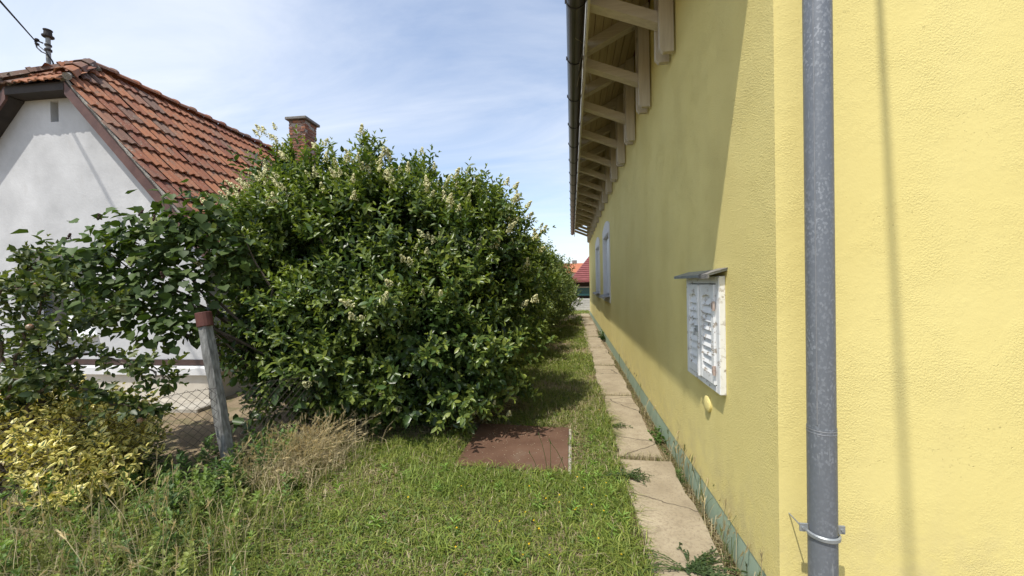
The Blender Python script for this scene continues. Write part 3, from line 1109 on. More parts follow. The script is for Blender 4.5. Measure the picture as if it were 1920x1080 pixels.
# roof tiles: interlocking clay tiles with two rolls
TW, TLN, EXP = 0.250, 0.415, 0.345
prof = [(-.004, .012), (.024, .040), (.052, .044), (.080, .020), (.120, .018), (.148, .036), (.176, .038), (.205, .016), (.256, .004)]


def tile_mesh(name, seed):
    r = random.Random(seed)
    V, F = [], []
    npf = len(prof)
    for (v, lift, wob) in ((0.0, .050, .005), (.2, .028, .003), (TLN, .004, .001)):
        for (u, h) in prof:
            V.append((u + r.uniform(-1, 1) * .001, v + (r.uniform(-1, 1) * .004 if v == 0 else 0), h + lift + r.uniform(-1, 1) * wob))
    for (u, h) in prof:
        V.append((u, .002, h + .050 - .026))
    for row in range(2):
        for i in range(npf - 1):
            a = row * npf + i
            F.append((a, a + 1, a + npf + 1, a + npf))
    for i in range(npf - 1):
        F.append((3 * npf + i, 3 * npf + i + 1, i + 1, i))
    return V, F


tvar = []
for s in range(4):
    V, F = tile_mesh('roof_tile', s)
    me = bpy.data.meshes.new('roof_tile')
    me.from_pydata(V, [], F)
    me.materials.append(MATS['clay_tile'])
    tvar.append((me, np.array(V), F))
ang = math.atan(SL)
slopeL = (HW + EV) / cos(ang)
places = []
ncourse = int(slopeL / EXP) + 1
for sg in (1, -1):
    for c in range(ncourse):
        dv = slopeL - c * EXP + 0.03            # distance from ridge of the lower edge
        xx = dv * cos(ang)
        for t in range(int((DL - VY) / TW)):
            y = VY - .02 + t * TW
            mid = xx - 0.12
            if mid < 0:
                continue
            if mid < HIPX:
                ylim = VY + (RY - VY) * (HIPX - mid) / HIPX
                if y + .06 < ylim:
                    continue
            # local frame: width along +y (mirrored on the far side), length up the slope
            up_ = Vector((-sg * cos(ang), 0, sin(ang)))
            wd = Vector((0, 1, 0))
            nn = Vector((sg * sin(ang), 0, cos(ang)))
            j = Vector((random.gauss(0, .003), random.gauss(0, .004), random.gauss(0, .003)))
            org = Vector((CX + sg * xx, y, 5.04 - SL * xx)) + nn * .012 + j
            Mx = Matrix((wd, up_, nn)).transposed().to_4x4()
            Mx.translation = org
            if dv < TLN:
                Mx = Mx @ Matrix.Diagonal((1, max(.25, (dv - .01) / TLN), 1, 1))
            Mx = Mx @ Matrix.Rotation(random.gauss(0, .012), 4, 'Z') @ Matrix.Rotation(random.gauss(.02, .012), 4, 'Y') @ Matrix.Rotation(random.gauss(0, .01), 4, 'X')
            places.append((sg, c, t, Mx))
right = [p for p in places if p[0] == 1 and p[1] >= 3]
right.sort(key=lambda p: p[3].translation.y + 0.18 * (ncourse - p[1]) * 0.5)
single = right[:286]
sid = set(id(p) for p in single)
for i, p in enumerate(single):
    o = bpy.data.objects.new('roof_tile', tvar[random.randrange(4)][0])
    o.matrix_local = p[3]
    o.parent = roof2
    col.objects.link(o)
Vs, lo_, to_, cs = [], [], [], []
off = 0
for p in places:
    if id(p) in sid:
        continue
    me, V, F = tvar[random.randrange(4)]
    R3 = np.array(p[3].to_3x3()); T3 = np.array(p[3].translation)
    Vs.append(V @ R3.T + T3)
    lo_ += [i + off for f in F for i in f]; to_ += [4] * len(F)
    cs.append(np.full((len(V), 3), random.random()))
    off += len(V)
me = np_mesh('roof_tile_mass', np.concatenate(Vs), lo_, to_, np.concatenate(cs))
tag(link('tile_field', me, 'clay_tile_mass', roof2), kind='stuff')

# the little hip: three short courses
hl = sqrt((RY - VY) ** 2 + (deck(CX) - he) ** 2)
hang = atan2(deck(CX) - he, RY - VY)
for c in range(3):
    dv = hl + .05 - c * 0.3
    wid = HIPX * (dv - .05) / hl
    if wid < .08:
        continue
    nt_ = max(1, int(2 * wid / TW + .5))
    for t in range(nt_):
        x = CX - wid + 2 * wid * t / nt_
        up_ = Vector((0, cos(hang), sin(hang))); wd = Vector((-1, 0, 0)); nn = wd.cross(up_)
        if nn.z < 0:
            nn = -nn
        wd = up_.cross(nn)
        Mx = Matrix((wd, up_, nn)).transposed().to_4x4()
        Mx.translation = Vector((x + (TW if wd.x < 0 else 0), RY - dv * cos(hang), deck(CX) - dv * sin(hang))) + nn * .01
        Mx = Mx @ Matrix.Diagonal((1, min(1, max(.2, (dv - .08) / TLN)), .7, 1)) @ Matrix.Rotation(random.gauss(0, .02), 4, 'Z')
        o = bpy.data.objects.new('roof_tile', tvar[random.randrange(4)][0])
        o.matrix_local = Mx; o.parent = roof2; col.objects.link(o)


def ridge_piece(name, p0, p1, r_a, r_b, parent, mat='clay_tile', seg=7, flat=.75):
    p0, p1 = Vector(p0), Vector(p1)
    ax = (p1 - p0).normalized()
    side = ax.cross(Vector((0, 0, 1))).normalized(); upv = side.cross(ax)
    V, F = [], []
    rows = [(0, r_a * 1.13), (.12, r_a * 1.13), (.13, r_a), (1, r_b)]
    for f, r in rows:
        c = p0.lerp(p1, f)
        for rr in (r, r - .014):
            for q in range(seg + 1):
                a = pi * q / seg
                V.append(c + side * (cos(a) * rr) + upv * (sin(a) * rr * flat))
    m = seg + 1
    for k_ in range(len(rows) - 1):
        for q in range(seg):
            a = k_ * 2 * m + q
            F.append((a, a + 1, a + 2 * m + 1, a + 2 * m))
    for q in range(seg):
        F.append((q, m + q, m + q + 1, q + 1))
    mb = MB().add(V, F)
    return recalc(mb.build(name, mat, parent, False))


y = RY - .02
while y < DL:
    j = random.uniform(-.006, .006)
    ridge_piece('ridge_tile', (CX + j, min(y + .37, DL), 5.095 + j), (CX - j, y, 5.085), .125, .11, roof2)
    y += 0.345
# hips
for sg in (1, -1):
    a = Vector((CX + sg * (HIPX + .03), VY - .03, he + .06)); b = Vector((CX, RY + .05, 5.12))
    for q in range(3):
        f0, f1 = q / 3, (q + 1.12) / 3
        ridge_piece('hip_tile', a.lerp(b, f0), a.lerp(b, min(1, f1)), .105, .09, roof2, seg=4, flat=.9)
    mb = MB()
    for s2 in (1, -1):
        pts, rad = [], []
        for q in range(15):
            p = a.lerp(b, q / 14) + Vector((s2 * .09 + random.uniform(-.012, .012), -.05 * s2 * sg, -.045))
            pts.append(p); rad.append(random.uniform(.026, .05))
        mb.tube(pts, rad, 7)
    recalc(mb.build('mortar', 'roof_mortar', roof2, True))
mb = MB()
pts, rad = [], []
for q in range(40):
    d = HIPX + (HW + EV - HIPX) * q / 39
    pts.append((CX + d, VY + .012, deck(CX + d) + .02)); rad.append(random.uniform(.014, .028))
mb.tube(pts, rad, 6)
mb.build('verge_mortar', 'roof_mortar', roof2, True)

# bargeboards, hip fascia, soffits
for sg in (1, -1):
    d0, d1 = HIPX - .03, HW + EV
    P_ = [(CX + sg * d0, deck(CX + d0) - .035), (CX + sg * d1, deck(CX + d1) - .035), (CX + sg * d1, deck(CX + d1) - .21), (CX + sg * d0, deck(CX + d0) - .21)]
    recalc(MB().prism(P_, 1, VY - .004, VY + .024).build('bargeboard', 'brown_board', cot))
    P_ = [(CX + sg * d0, deck(CX + d0) - .15), (CX + sg * d1, deck(CX + d1) - .15), (CX + sg * d1, deck(CX + d1) - .165), (CX + sg * d0, deck(CX + d0) - .165)]
    recalc(MB().prism(P_, 1, VY + .026, .06).build('verge_soffit', 'dark_underside', cot))
MB().box(CX - HIPX + .03, CX + HIPX - .03, VY - .01, VY + .02, he - .12, he - .035).build('hip_fascia', 'dark_underside', cot)
MB().box(CX - HIPX + .03, CX + HIPX - .03, VY + .022, .06, he - .115, he - .10).build('hip_soffit', 'dark_underside', cot)
MB().box(.30, .42, VY, DL, deck(HW * 0 + .32) - .12, deck(.32) - .0).build('eaves_gutter', 'mast_zinc', cot)

# brick chimney
chx0, chx1, chy0, chy1 = -2.30, -1.83, 4.92, 5.43
ztop = 6.11
chim = MB().box(chx0 + .012, chx1 - .012, chy0 + .012, chy1 - .012, 4.3, ztop - .01).build('chimney', 'chimney_mortar', cot)
bm_ = []
for s in range(3):
    r = random.Random(50 + s)
    mb = MB().cbox(0, .245, 0, .115, 0, .066, .006)
    mb.v = [(a + r.uniform(-.005, .005), b + r.uniform(-.005, .005), c + r.uniform(-.004, .004)) for a, b, c in mb.v]
    m2 = mb.mesh('brick'); m2.materials.append(MATS['clay_tile']); bm_.append(m2)
cw, cd = chx1 - chx0, chy1 - chy0
for c in range(14):
    z = ztop - .004 - (c + 1) * .0795
    fl = c % 2
    spots = []
    if fl:
        spots += [(chx0, chy0, 0), (chx0 + .252, chy0, 0, .86), (chx0, chy1 - .115, 0), (chx0 + .252, chy1 - .115, 0, .86)]
        spots += [(chx0 + .115, chy0 + .125, 1, 1.05), (chx1, chy0 + .125, 1, 1.05)]
    else:
        spots += [(chx0 + .115, chy0, 1), (chx0 + .115, chy0 + .255, 1), (chx1, chy0, 1), (chx1, chy0 + .255, 1)]
        spots += [(chx0 + .122, chy0, 0, .9), (chx0 + .122, chy1 - .115, 0, .9)]
    for s in spots:
        o = bpy.data.objects.new('brick', random.choice(bm_))
        o.location = (s[0] + random.uniform(-.012, .012), s[1] + random.uniform(-.012, .012), z)
        o.rotation_euler = (random.gauss(0, .015), random.gauss(0, .015), (pi / 2 if s[2] else 0) + random.gauss(0, .03))
        if len(s) > 3:
            o.scale = (s[3], 1, 1)
        o.parent = chim; col.objects.link(o)
MB().cbox(chx0 - .07, chx1 + .07, chy0 - .07, chy1 + .07, ztop, ztop + .075, .012).build('chimney_cap', 'cap_concrete', chim)

# electricity mast on the roof
mx_, my_ = -3.25, 0.55
mb = MB().lathe([(.029, 3.8), (.029, 5.72)], 12, (mx_, my_, 0))
mast = mb.build('mast', 'mast_zinc', cot, True)
mb = MB().lathe([(.06, 5.655), (.072, 5.665), (.072, 5.685), (.05, 5.69), (.046, 5.76), (.055, 5.765), (.055, 5.78), (.012, 5.79)], 12, (mx_, my_, 0))
mb.build('mast_cap', 'dark_underside', mast)
mb = MB()
mb.tube([(mx_ - .04, my_ - .04, 5.55), (mx_ - .10, my_ - .06, 5.575), (mx_ - .13, my_ - .08, 5.55)], .012, 6)
for zz in (5.50, 5.57):
    mb.lathe([(.012, 0), (.026, .01), (.026, .03), (.012, .04)], 8, (mx_ - .10, my_ - .07, zz))
mb.lathe([(.044, 5.44), (.044, 5.47)], 12, (mx_, my_, 0))
mb.lathe([(.042, 5.52), (.042, 5.545)], 12, (mx_, my_, 0))
mb.build('insulator', 'dark_underside', mast)
mb = MB()
mb.tube([(mx_ - .12, my_ - .08, 5.56), (mx_ - .09, my_ - .08, 5.46), (mx_ - .02, my_ - .07, 5.39), (mx_ + .05, my_ - .05, 5.36), (mx_ + .07, my_, 5.28), (mx_ + .10, my_ + .02, 5.16), (mx_ + .14, my_ + .02, 4.98)], .010, 5)
mb.tube([(mx_ - .12, my_ - .08, 5.57), (mx_ - .07, my_ - .07, 5.49), (mx_ + .03, my_ - .05, 5.40), (mx_ + .06, my_, 5.30), (mx_ + .10, my_ + .0, 5.15)], .007, 5)
mb.build('drop_cable', 'black_cable', mast)

# cables
c_, s_ = cos(radians(2.5)), sin(radians(2.5))
mw = lambda x, y, z: (CO[0] + c_ * x - s_ * y, CO[1] + s_ * x + c_ * y, z)
A = Vector(mw(mx_ - .12, my_ - .08, 5.57))
d = Vector((.37, -.828, .422))
mb = MB()
for o_ in ((0, 0, 0), (.02, 0, .025)):
    pts = []
    for q in range(21):
        f = q / 20
        p = A + d * (9.5 * f) + Vector(o_) * min(1, f * 6); p.z -= .18 * 4 * f * (1 - f) * 0.4
        pts.append(p)
    mb.tube(pts, .009, 5)
tag(mb.build('overhead_cable', 'black_cable'), 'twisted black overhead cable running up from the rooftop mast', 'cable')
mb = MB()
A, B = Vector((1.221, 1.85, 4.7)), Vector((-1.063, -2.529, 6.979))
pts = [A.lerp(B, q / 16) for q in range(17)]
mb.tube(pts, .013, 6)
tag(mb.build('service_cable', 'black_cable'), 'service cable reaching the front of the yellow house above its downpipe', 'cable')

# ================================================================== fence
fence = tag(empty('chain_link_fence', (-2.79, 2.75, 0)), 'sagging rusty chain-link fence hung on a leaning grey post', 'fence')
pb, pt_ = Vector((0.03, 0, -.15)), Vector((-.24, .02, 1.31))
ax = (pt_ - pb).normalized()
q_ = ax.to_track_quat('Z', 'Y')
mb = MB()
hgt = (pt_ - pb).length
V, F = [], []
nseg = 14
for i in range(nseg + 1):
    z = hgt * i / nseg
    sx = .041 + random.uniform(-.003, .003); sy = .039 + random.uniform(-.003, .003)
    ch = .012
    ring = [(-sx + ch, -sy), (sx - ch, -sy), (sx, -sy + ch), (sx, sy - ch), (sx - ch, sy), (-sx + ch, sy), (-sx, sy - ch), (-sx, -sy + ch)]
    V += [(a + random.uniform(-.0025, .0025), b + random.uniform(-.0025, .0025), z) for a, b in ring]
for i in range(nseg):
    for k in range(8):
        F.append((i * 8 + k, i * 8 + (k + 1) % 8, (i + 1) * 8 + (k + 1) % 8, (i + 1) * 8 + k))
F.append(tuple(range(nseg * 8, nseg * 8 + 8)))
mb.add(V, F)
mb.xf(Matrix.Translation(pb) @ q_.to_matrix().to_4x4())
post = mb.build('post', 'weathered_post', fence)
mb = MB().lathe([(.054, -.07), (.058, -.065), (.058, .045), (.055, .050), (.049, .050), (.047, .02), (.001, .018)], 16)
mb.xf(Matrix.Translation(pt_ + ax * .005) @ q_.to_matrix().to_4x4())
mb.build('post_cap', 'post_cap_rust', post, False)


def fence_net(path_pts, h0, h1, sag, name):
    """diamond mesh hung along a ground line; every wire zigzags upward"""
    mb = MB()
    pts = [Vector(p) for p in path_pts]
    seg = [(pts[i + 1] - pts[i]).length for i in range(len(pts) - 1)]
    tot = sum(seg)

    def at(s):
        s = max(0, min(tot - 1e-6, s))
        for i, l in enumerate(seg):
            if s <= l:
                return pts[i].lerp(pts[i + 1], s / l)
            s -= l
        return pts[-1]
    pitch = 0.062
    ncol = int(tot / pitch)

    def pos(cu, rv, nr):
        s = cu * pitch
        f = s / tot
        top = h0 + (h1 - h0) * f - sag * 4 * f * (1 - f) + .02 * sin(s * 7)
        p = at(s)
        lean = .05 * sin(s * 2.3 + 1) * rv / nr
        return Vector((p.x + lean, p.y - lean, .02 + top * rv / nr))
    nr = 11
    for sg in (1, -1):
        for c in range(-nr, ncol + nr):
            run = []
            for r in range(nr + 1):
                cu = c + sg * r
                if 0 <= cu <= ncol:
                    run.append(pos(cu, r, nr) + Vector((0, .003 * sg, 0)))
            if len(run) > 1:
                mb.tube(run, .0017, 3, False)
    run = [pos(cu * .5, nr - .2, nr) for cu in range(2 * ncol)]
    mb.tube(run, .002, 3, False)
    return tag(mb.build(name, 'fence_wire', fence), kind='stuff')


fence_net([(-.06, -.05, 0), (-.5, -.45, 0), (-1.1, -1.0, 0), (-1.9, -1.5, 0)], .76, .62, .03, 'wire_net')
fence_net([(.05, .04, 0), (.25, .55, 0), (.45, 1.3, 0)], .74, .8, .05, 'wire_net')

# ================================================================== metal cover in the lawn
cov = tag(empty('pit_cover', (-0.53, 3.60, 0)), 'square rust-brown sheet metal pit cover lying in the lawn', 'pit cover')
mb = MB()
for (a, b, c, d_) in ((-.48, .505, -.475, -.44), (-.48, .505, .44, .475), (-.48, -.44, -.44, .44), (.44, .505, -.44, .44)):
    mb.cbox(a, b, c, d_, -.1, .022, .006)
mb.build('concrete_frame', 'concrete_edge', cov)
V, F = [], []
ns = 10
for k_ in range(2):
    for j in range(ns + 1):
        for i in range(ns + 1):
            u, v = -.475 + .95 * i / ns, -.485 + .97 * j / ns
            V.append((u, v, .030 + (.006 if k_ else 0) + .004 * sin(u * 6) * cos(v * 5)))
n2_ = (ns + 1) ** 2
for j in range(ns):
    for i in range(ns):
        a = j * (ns + 1) + i
        F += [(a, a + ns + 1, a + ns + 2, a + 1), (n2_ + a, n2_ + a + 1, n2_ + a + ns + 2, n2_ + a + ns + 1)]
for i in range(ns):
    for (a, b) in ((i, i + 1), (ns * (ns + 1) + i, ns * (ns + 1) + i + 1), (i * (ns + 1), (i + 1) * (ns + 1)), (i * (ns + 1) + ns, (i + 1) * (ns + 1) + ns)):
        F.append((a, b, n2_ + b, n2_ + a))
recalc(MB().add(V, F).build('sheet', 'rusted_sheet', cov))

# ================================================================== far end of the garden
bf = tag(empty('board_fence', (0.2, 22.0, 0)), 'low whitish horizontal panel wall across the far end of the path', 'fence')
for k_ in range(7):
    MB().cbox(-6.0, 3.6, -.025 + random.uniform(-.004, .004), .03, -.05 + k_ * .107, .05 + k_ * .107, .014).build('board', 'fence_panel', bf)
for x in (-5.9, -3.9, -1.9, .1, 2.1, 3.5):
    MB().cbox(x, x + .12, .032, .15, -.1, .74, .01).build('post', 'concrete_edge', bf)

shed = tag(empty('porch', (1.5, 26.5, 0)), 'low dark porch with maroon hipped roof behind the far panel wall', 'shed')
rx0, rx1, ry0, ry1, ez, rz_ = -1.65, 6.0, -1.3, 5.0, 1.72, 3.55
V = [(rx0, ry0, ez), (rx1, ry0, ez), (rx1, ry1, ez), (rx0, ry1, ez), (rx0 + 1.45, 1.8, rz_), (rx1 - 2.1, 1.8, rz_)]
rf = MB().add(V + [(a, b, c - .09) for a, b, c in V[:4]], [(0, 1, 5, 4), (1, 2, 5), (2, 3, 4, 5), (3, 0, 4), (0, 6, 7, 1), (1, 7, 8, 2), (2, 8, 9, 3), (3, 9, 6, 0), (6, 9, 8, 7)])
rf = recalc(rf.build('roof', 'far_red_roof', shed))
for k_ in range(12):
    f = (k_ + .3) / 12.6
    xa_, xb_ = rx0 + 1.45 * f, rx1 - 2.1 * f
    yy = ry0 + (1.8 - ry0) * f
    zz = ez + (rz_ - ez) * f
    MB().cbox(xa_ + .05, xb_ - .05, yy - .03, yy + .03, zz - .0, zz + .035, .006).build('roof_batten', 'far_red_roof', rf)
for x in (-1.3, 0.15, 1.6):
    MB().cbox(x - .05, x + .05, -1.0, -.9, -.05, 1.63, .01).build('post', 'porch_dark' if x > 0 else 'pale_post', shed)
for (a, b) in ((-1.25, .1), (.2, 1.55)):
    MB().box(a, b, -.96, -.945, .75, 1.28).build('pane', 'teal_glass', shed)
MB().box(-1.5, 5.8, 1.5, 1.7, -.05, 1.62).build('back_wall', 'porch_dark', shed)
MB().cbox(-1.5, 5.8, -1.02, -.90, 1.28, 1.33, .01).build('rail', 'pale_post', shed)

oh = tag(empty('orange_roofed_house', (-1.0, 46, 0)), 'distant cream house with bright orange tiled roof', 'house')
MB().box(-4.5, 4.5, 0, 7, -.1, 2.9).build('wall', 'far_cream', oh)
mb = MB().prism([(-.5, 2.85), (7.5, 2.85), (3.5, 4.12)], 0, -5, 5)
rf = recalc(mb.build('roof', 'far_orange_roof', oh))
MB().box(1.1, 1.7, 3.3, 3.9, 3.8, 4.5).build('chimney', 'cap_concrete', rf)
for x in (-3, 0, 3):
    MB().box(x - .5, x + .5, -.04, .02, 1.0, 2.2).build('window', 'window_glass', oh)

# ================================================================== vegetation
def C3(*a):
    return np.array(a, float)


def fnoise(x, y, sc_=1.0, seed=0):
    r = np.random.default_rng(seed + 100)
    v = np.zeros_like(x)
    for k_ in range(7):
        a = r.uniform(0, 2 * pi); f = sc_ * (0.7 + 0.55 * k_)
        v += np.sin((x * cos(a) + y * sin(a)) * f + r.uniform(0, 6)) / (1 + 0.35 * k_)
    return v / 3.2


def pick_front(P, n, zmin=0.0, spread=1.0):
    """indices of the n leaves nearest the lens side of a plant, thinned at random"""
    d = np.linalg.norm(P - CAMP, axis=1) + rng.random(len(P)) * spread
    d[P[:, 2] < zmin] += 50
    return np.argsort(d)[:n]


def plant(name, label, cat, base, group=None):
    return tag(empty(name, base), label, cat, group)


def finish_crown(root, base, arr, mat, T, n_single, variants, kind_wid, single_name='leaf', edge=False, zmin=0.3, spread=1.0):
    P, D, Nn, Ln, Wd, C = arr
    P = P - np.array(base)
    sel = np.zeros(len(P), bool)
    if n_single:
        idx = pick_front(P + np.array(base), n_single, zmin, spread)
        sel[idx] = True
    me = leaf_mesh('crown', P[~sel], D[~sel], Nn[~sel], Ln[~sel], Wd[~sel], C[~sel], T, edge)
    cr = tag(link('crown', me, mat, root), kind='stuff')
    if n_single:
        vs = [single_leaf('leaf', T, kind_wid, c, edge) for c in variants]
        leaf_objects(root, mat, P[sel], D[sel], Nn[sel], Ln[sel], vs, single_name)
    return cr


def clustered(E, nclu, per, rad, slen, pairs, ll, lw, c_old, c_new, lump=.12, inner=0.0, upb=.45, outb=.8, jit=.6, zmin=.1):
    Pc, Nc = ellipsoid_points(E, nclu, lump, inner)
    tone = rng.uniform(.8, 1.18, (nclu, 1))
    B = np.repeat(Pc, per, 0) + rng.normal(size=(nclu * per, 3)) * rad
    Nn = np.repeat(Nc, per, 0)
    B -= Nn * rng.uniform(0.0, .22, (len(B), 1))
    D = nrm(Nn * outb + np.array([0, 0, upb]) + rng.normal(size=B.shape) * jit)
    B[:, 2] = np.maximum(B[:, 2], zmin)
    Ls = rng.uniform(*slen, len(B))
    return sprig_leaves(B, D, Ls, pairs, ll, lw, c_old, c_new), Pc


def cat_arr(*arrs):
    return [np.concatenate([a[k] for a in arrs]) for k in range(6)]


# ---- privet
PB = (-2.15, 4.7, 0)
privet = plant('privet_shrub', 'huge flowering privet shrub with glossy dark leaves and cream panicles', 'shrub', PB)
PE = [(-2.35, 4.75, 1.45, 1.48, 1.30, 1.45), (-3.05, 4.75, 2.1, .90, .9, .85), (-1.35, 4.75, 1.70, .86, .95, .88),
      (-1.42, 4.25, .85, .82, .82, .82), (-2.55, 4.1, .85, .90, .75, .80), (-2.3, 4.6, 2.25, .85, .8, .62), (-3.3, 4.15, 1.45, .68, .55, .95), (-3.62, 4.5, 2.42, .55, .55, .72), (-3.2, 3.78, 1.1, .5, .4, .5), (-2.88, 3.68, .72, .45, .4, .52)]
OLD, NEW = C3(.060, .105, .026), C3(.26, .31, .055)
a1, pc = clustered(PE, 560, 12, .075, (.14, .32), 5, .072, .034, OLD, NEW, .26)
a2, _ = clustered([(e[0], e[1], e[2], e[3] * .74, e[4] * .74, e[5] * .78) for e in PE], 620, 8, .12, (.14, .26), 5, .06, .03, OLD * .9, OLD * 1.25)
# tall free shoots on the crown
tops = [(-4.0, 4.6, 3.09, .42), (-3.75, 4.7, 2.94, .3), (-2.62, 4.5, 2.79, .45), (-2.18, 4.5, 2.74, .5), (-2.1, 4.6, 2.79, .52), (-1.9, 4.5, 2.64, .42), (-2.8, 4.7, 2.84, .4), (-3.4, 4.7, 2.84, .35),
        (-1.45, 4.6, 2.46, .42), (-1.25, 4.6, 2.36, .4), (-1.05, 4.5, 2.24, .5), (-.98, 4.6, 2.24, .45), (-.78, 4.6, 1.94, .4), (-.62, 4.6, 1.84, .38), (-.60, 4.5, 1.69, .4), (-1.6, 4.6, 2.54, .35)]
B, D, Ls = [], [], []
for (x, y, z, l) in tops:
    for q in range(3):
        B.append((x + random.gauss(0, .06), y + random.gauss(0, .1), z - .15 - .1 * q))
        D.append((random.gauss(0, .10) + max(0, (x + 1.4)) * .6, random.gauss(0, .12), 1)); Ls.append(l * (1.15 - .22 * q))
a3 = sprig_leaves(np.array(B), np.array(D), np.array(Ls), 11, .070, .028, OLD * 1.4, NEW * 1.05, .8, .03)
# sprays hanging out over the path side
B = np.array([(-.72, 4.35, .62), (-.70, 4.5, .75), (-.78, 4.2, .5), (-.66, 4.6, .85), (-.62, 4.5, 1.75), (-.7, 4.4, 1.6), (-1.05, 3.75, .45), (-.95, 3.85, .35), (-1.2, 3.6, .5)])
D = np.array([(1, .1, .35), (1, 0, .3), (1, -.2, .1), (1, .2, .5), (1, 0, .7), (1, -.2, .6), (.6, -.6, -.2), (.8, -.4, -.3), (.4, -.8, 0)])
a4 = sprig_leaves(B, D, np.full(len(B), .36), 7, .070, .030, OLD * 1.2, NEW, .8, .0)
sel_ = pc[(pc[:, 2] > 1.3)]
sel_ = sel_[rng.choice(len(sel_), 190)]
dv_ = nrm(sel_ - np.array([-2.2, 4.8, 1.3]))
a5 = sprig_leaves(sel_, dv_ * .55 + np.array([0, 0, .75]) + rng.normal(size=sel_.shape) * .25, rng.uniform(.2, .42, len(sel_)), 9, .070, .029, OLD * 1.3, NEW * 1.1, .8, .05)
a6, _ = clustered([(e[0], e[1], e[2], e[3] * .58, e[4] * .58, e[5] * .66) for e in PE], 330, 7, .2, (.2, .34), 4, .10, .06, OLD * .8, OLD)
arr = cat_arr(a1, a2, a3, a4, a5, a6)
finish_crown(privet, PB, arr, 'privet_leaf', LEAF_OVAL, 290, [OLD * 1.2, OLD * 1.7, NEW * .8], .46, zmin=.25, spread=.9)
tg = pc[rng.choice(len(pc), 70, False)] - np.array(PB)
branch_mesh((0, 0, -.05), [tuple(t * np.array([.92, .92, .96])) for t in tg], .035, .2).build('trunk', 'bark', privet)


def panicle(name, seed, n=34, ln=.11, wd=.045, c=(.88, .85, .50)):
    r = np.random.default_rng(seed)
    t = r.random(n) ** .8
    a = r.uniform(0, 2 * pi, n)
    rad = wd * (1 - t * .85) * np.sqrt(r.random(n))
    P = np.stack([rad * np.cos(a), rad * np.sin(a), t * ln], 1)
    D = nrm(np.stack([np.cos(a), np.sin(a), r.uniform(-.2, .9, n)], 1))
    V, F, Cc = [], [], []
    for i in range(n):
        d = Vector(D[i]); s = d.cross(Vector((0.2, .1, 1))).normalized(); u = d.cross(s)
        p = Vector(P[i]); k_ = .0115 * r.uniform(.7, 1.3)
        b = len(V)
        cc = np.array(c) * r.uniform(.8, 1.12)
        ring = [p + s * k_ + d * .003, p + u * k_ + d * .003, p - s * k_ + d * .003, p - u * k_ + d * .003]
        V += [p - d * .006, p + d * .006] + ring
        for q in range(4):
            F += [(b + 1, b + 2 + q, b + 2 + (q + 1) % 4), (b, b + 2 + (q + 1) % 4, b + 2 + q)]
        Cc += [cc * .8] + [cc * .85] + [cc] * 4
    me = np_mesh(name, np.array([tuple(v) for v in V]), [i for f in F for i in f], [3] * len(F), np.array(Cc))
    me.materials.append(MATS['petal'])
    return me


pan = [panicle('flower_panicle', s, 52 + 8 * s, .13, .055) for s in range(3)] + [panicle('flower_panicle', 9, 26, .10, .035, (.52, .55, .24))]
# flowers sit mostly high on the left and in loose groups on the right shoulder
spots = []
pcs = pc
sc1 = (pcs[:, 2] > 2.15) & (pcs[:, 0] < -1.9) & (pcs[:, 1] < 5.0)
sc2 = (pcs[:, 2] > 1.65) & (pcs[:, 0] > -1.7) & (pcs[:, 1] < 4.9)
sc3 = (pcs[:, 2] < 1.9) & (pcs[:, 1] < 4.3)
for m_, n_ in ((sc1, 60), (sc2, 26), (sc3, 14)):
    ii = np.where(m_)[0]
    for i in rng.choice(ii, min(n_, len(ii)), False):
        p = pcs[i]
        outv = nrm(p - np.array([-2.2, 4.9, 1.4]))
        for q in range(random.choice((1, 1, 2, 3))):
            spots.append((p + outv * .20 + rng.normal(size=3) * .045 + np.array([0, 0, .05]), outv))
for (p, n_) in [((-1.40, 3.86, 2.0), 3), ((-1.46, 3.88, 2.04), 3), ((-.80, 4.15, 1.98), 3), ((-.86, 4.12, 1.90), 3), ((-.66, 4.2, 1.94), 2), ((-.98, 4.1, 1.93), 2), ((-.52, 4.3, 1.75), 2), ((-1.02, 3.72, .30), 2)]:
    for q in range(n_):
        spots.append((np.array(p) + rng.normal(size=3) * .035, np.array([.1, -.7, .5])))
for (p, outv) in spots:
    o = bpy.data.objects.new('flower_panicle', pan[random.choice((0, 0, 1, 1, 2, 2, 3))])
    q = Vector(tuple(outv * np.array([.8, .8, .5]) + np.array([random.gauss(0, .35), random.gauss(0, .35), .65]))).to_track_quat('Z', 'Y')
    o.location = tuple(p - np.array(PB)); o.rotation_mode = 'QUATERNION'; o.rotation_quaternion = q
    s = random.uniform(.55, 1.0); o.scale = (s, s, s)
    o['kind'] = 'stuff'
    o.parent = privet; col.objects.link(o)

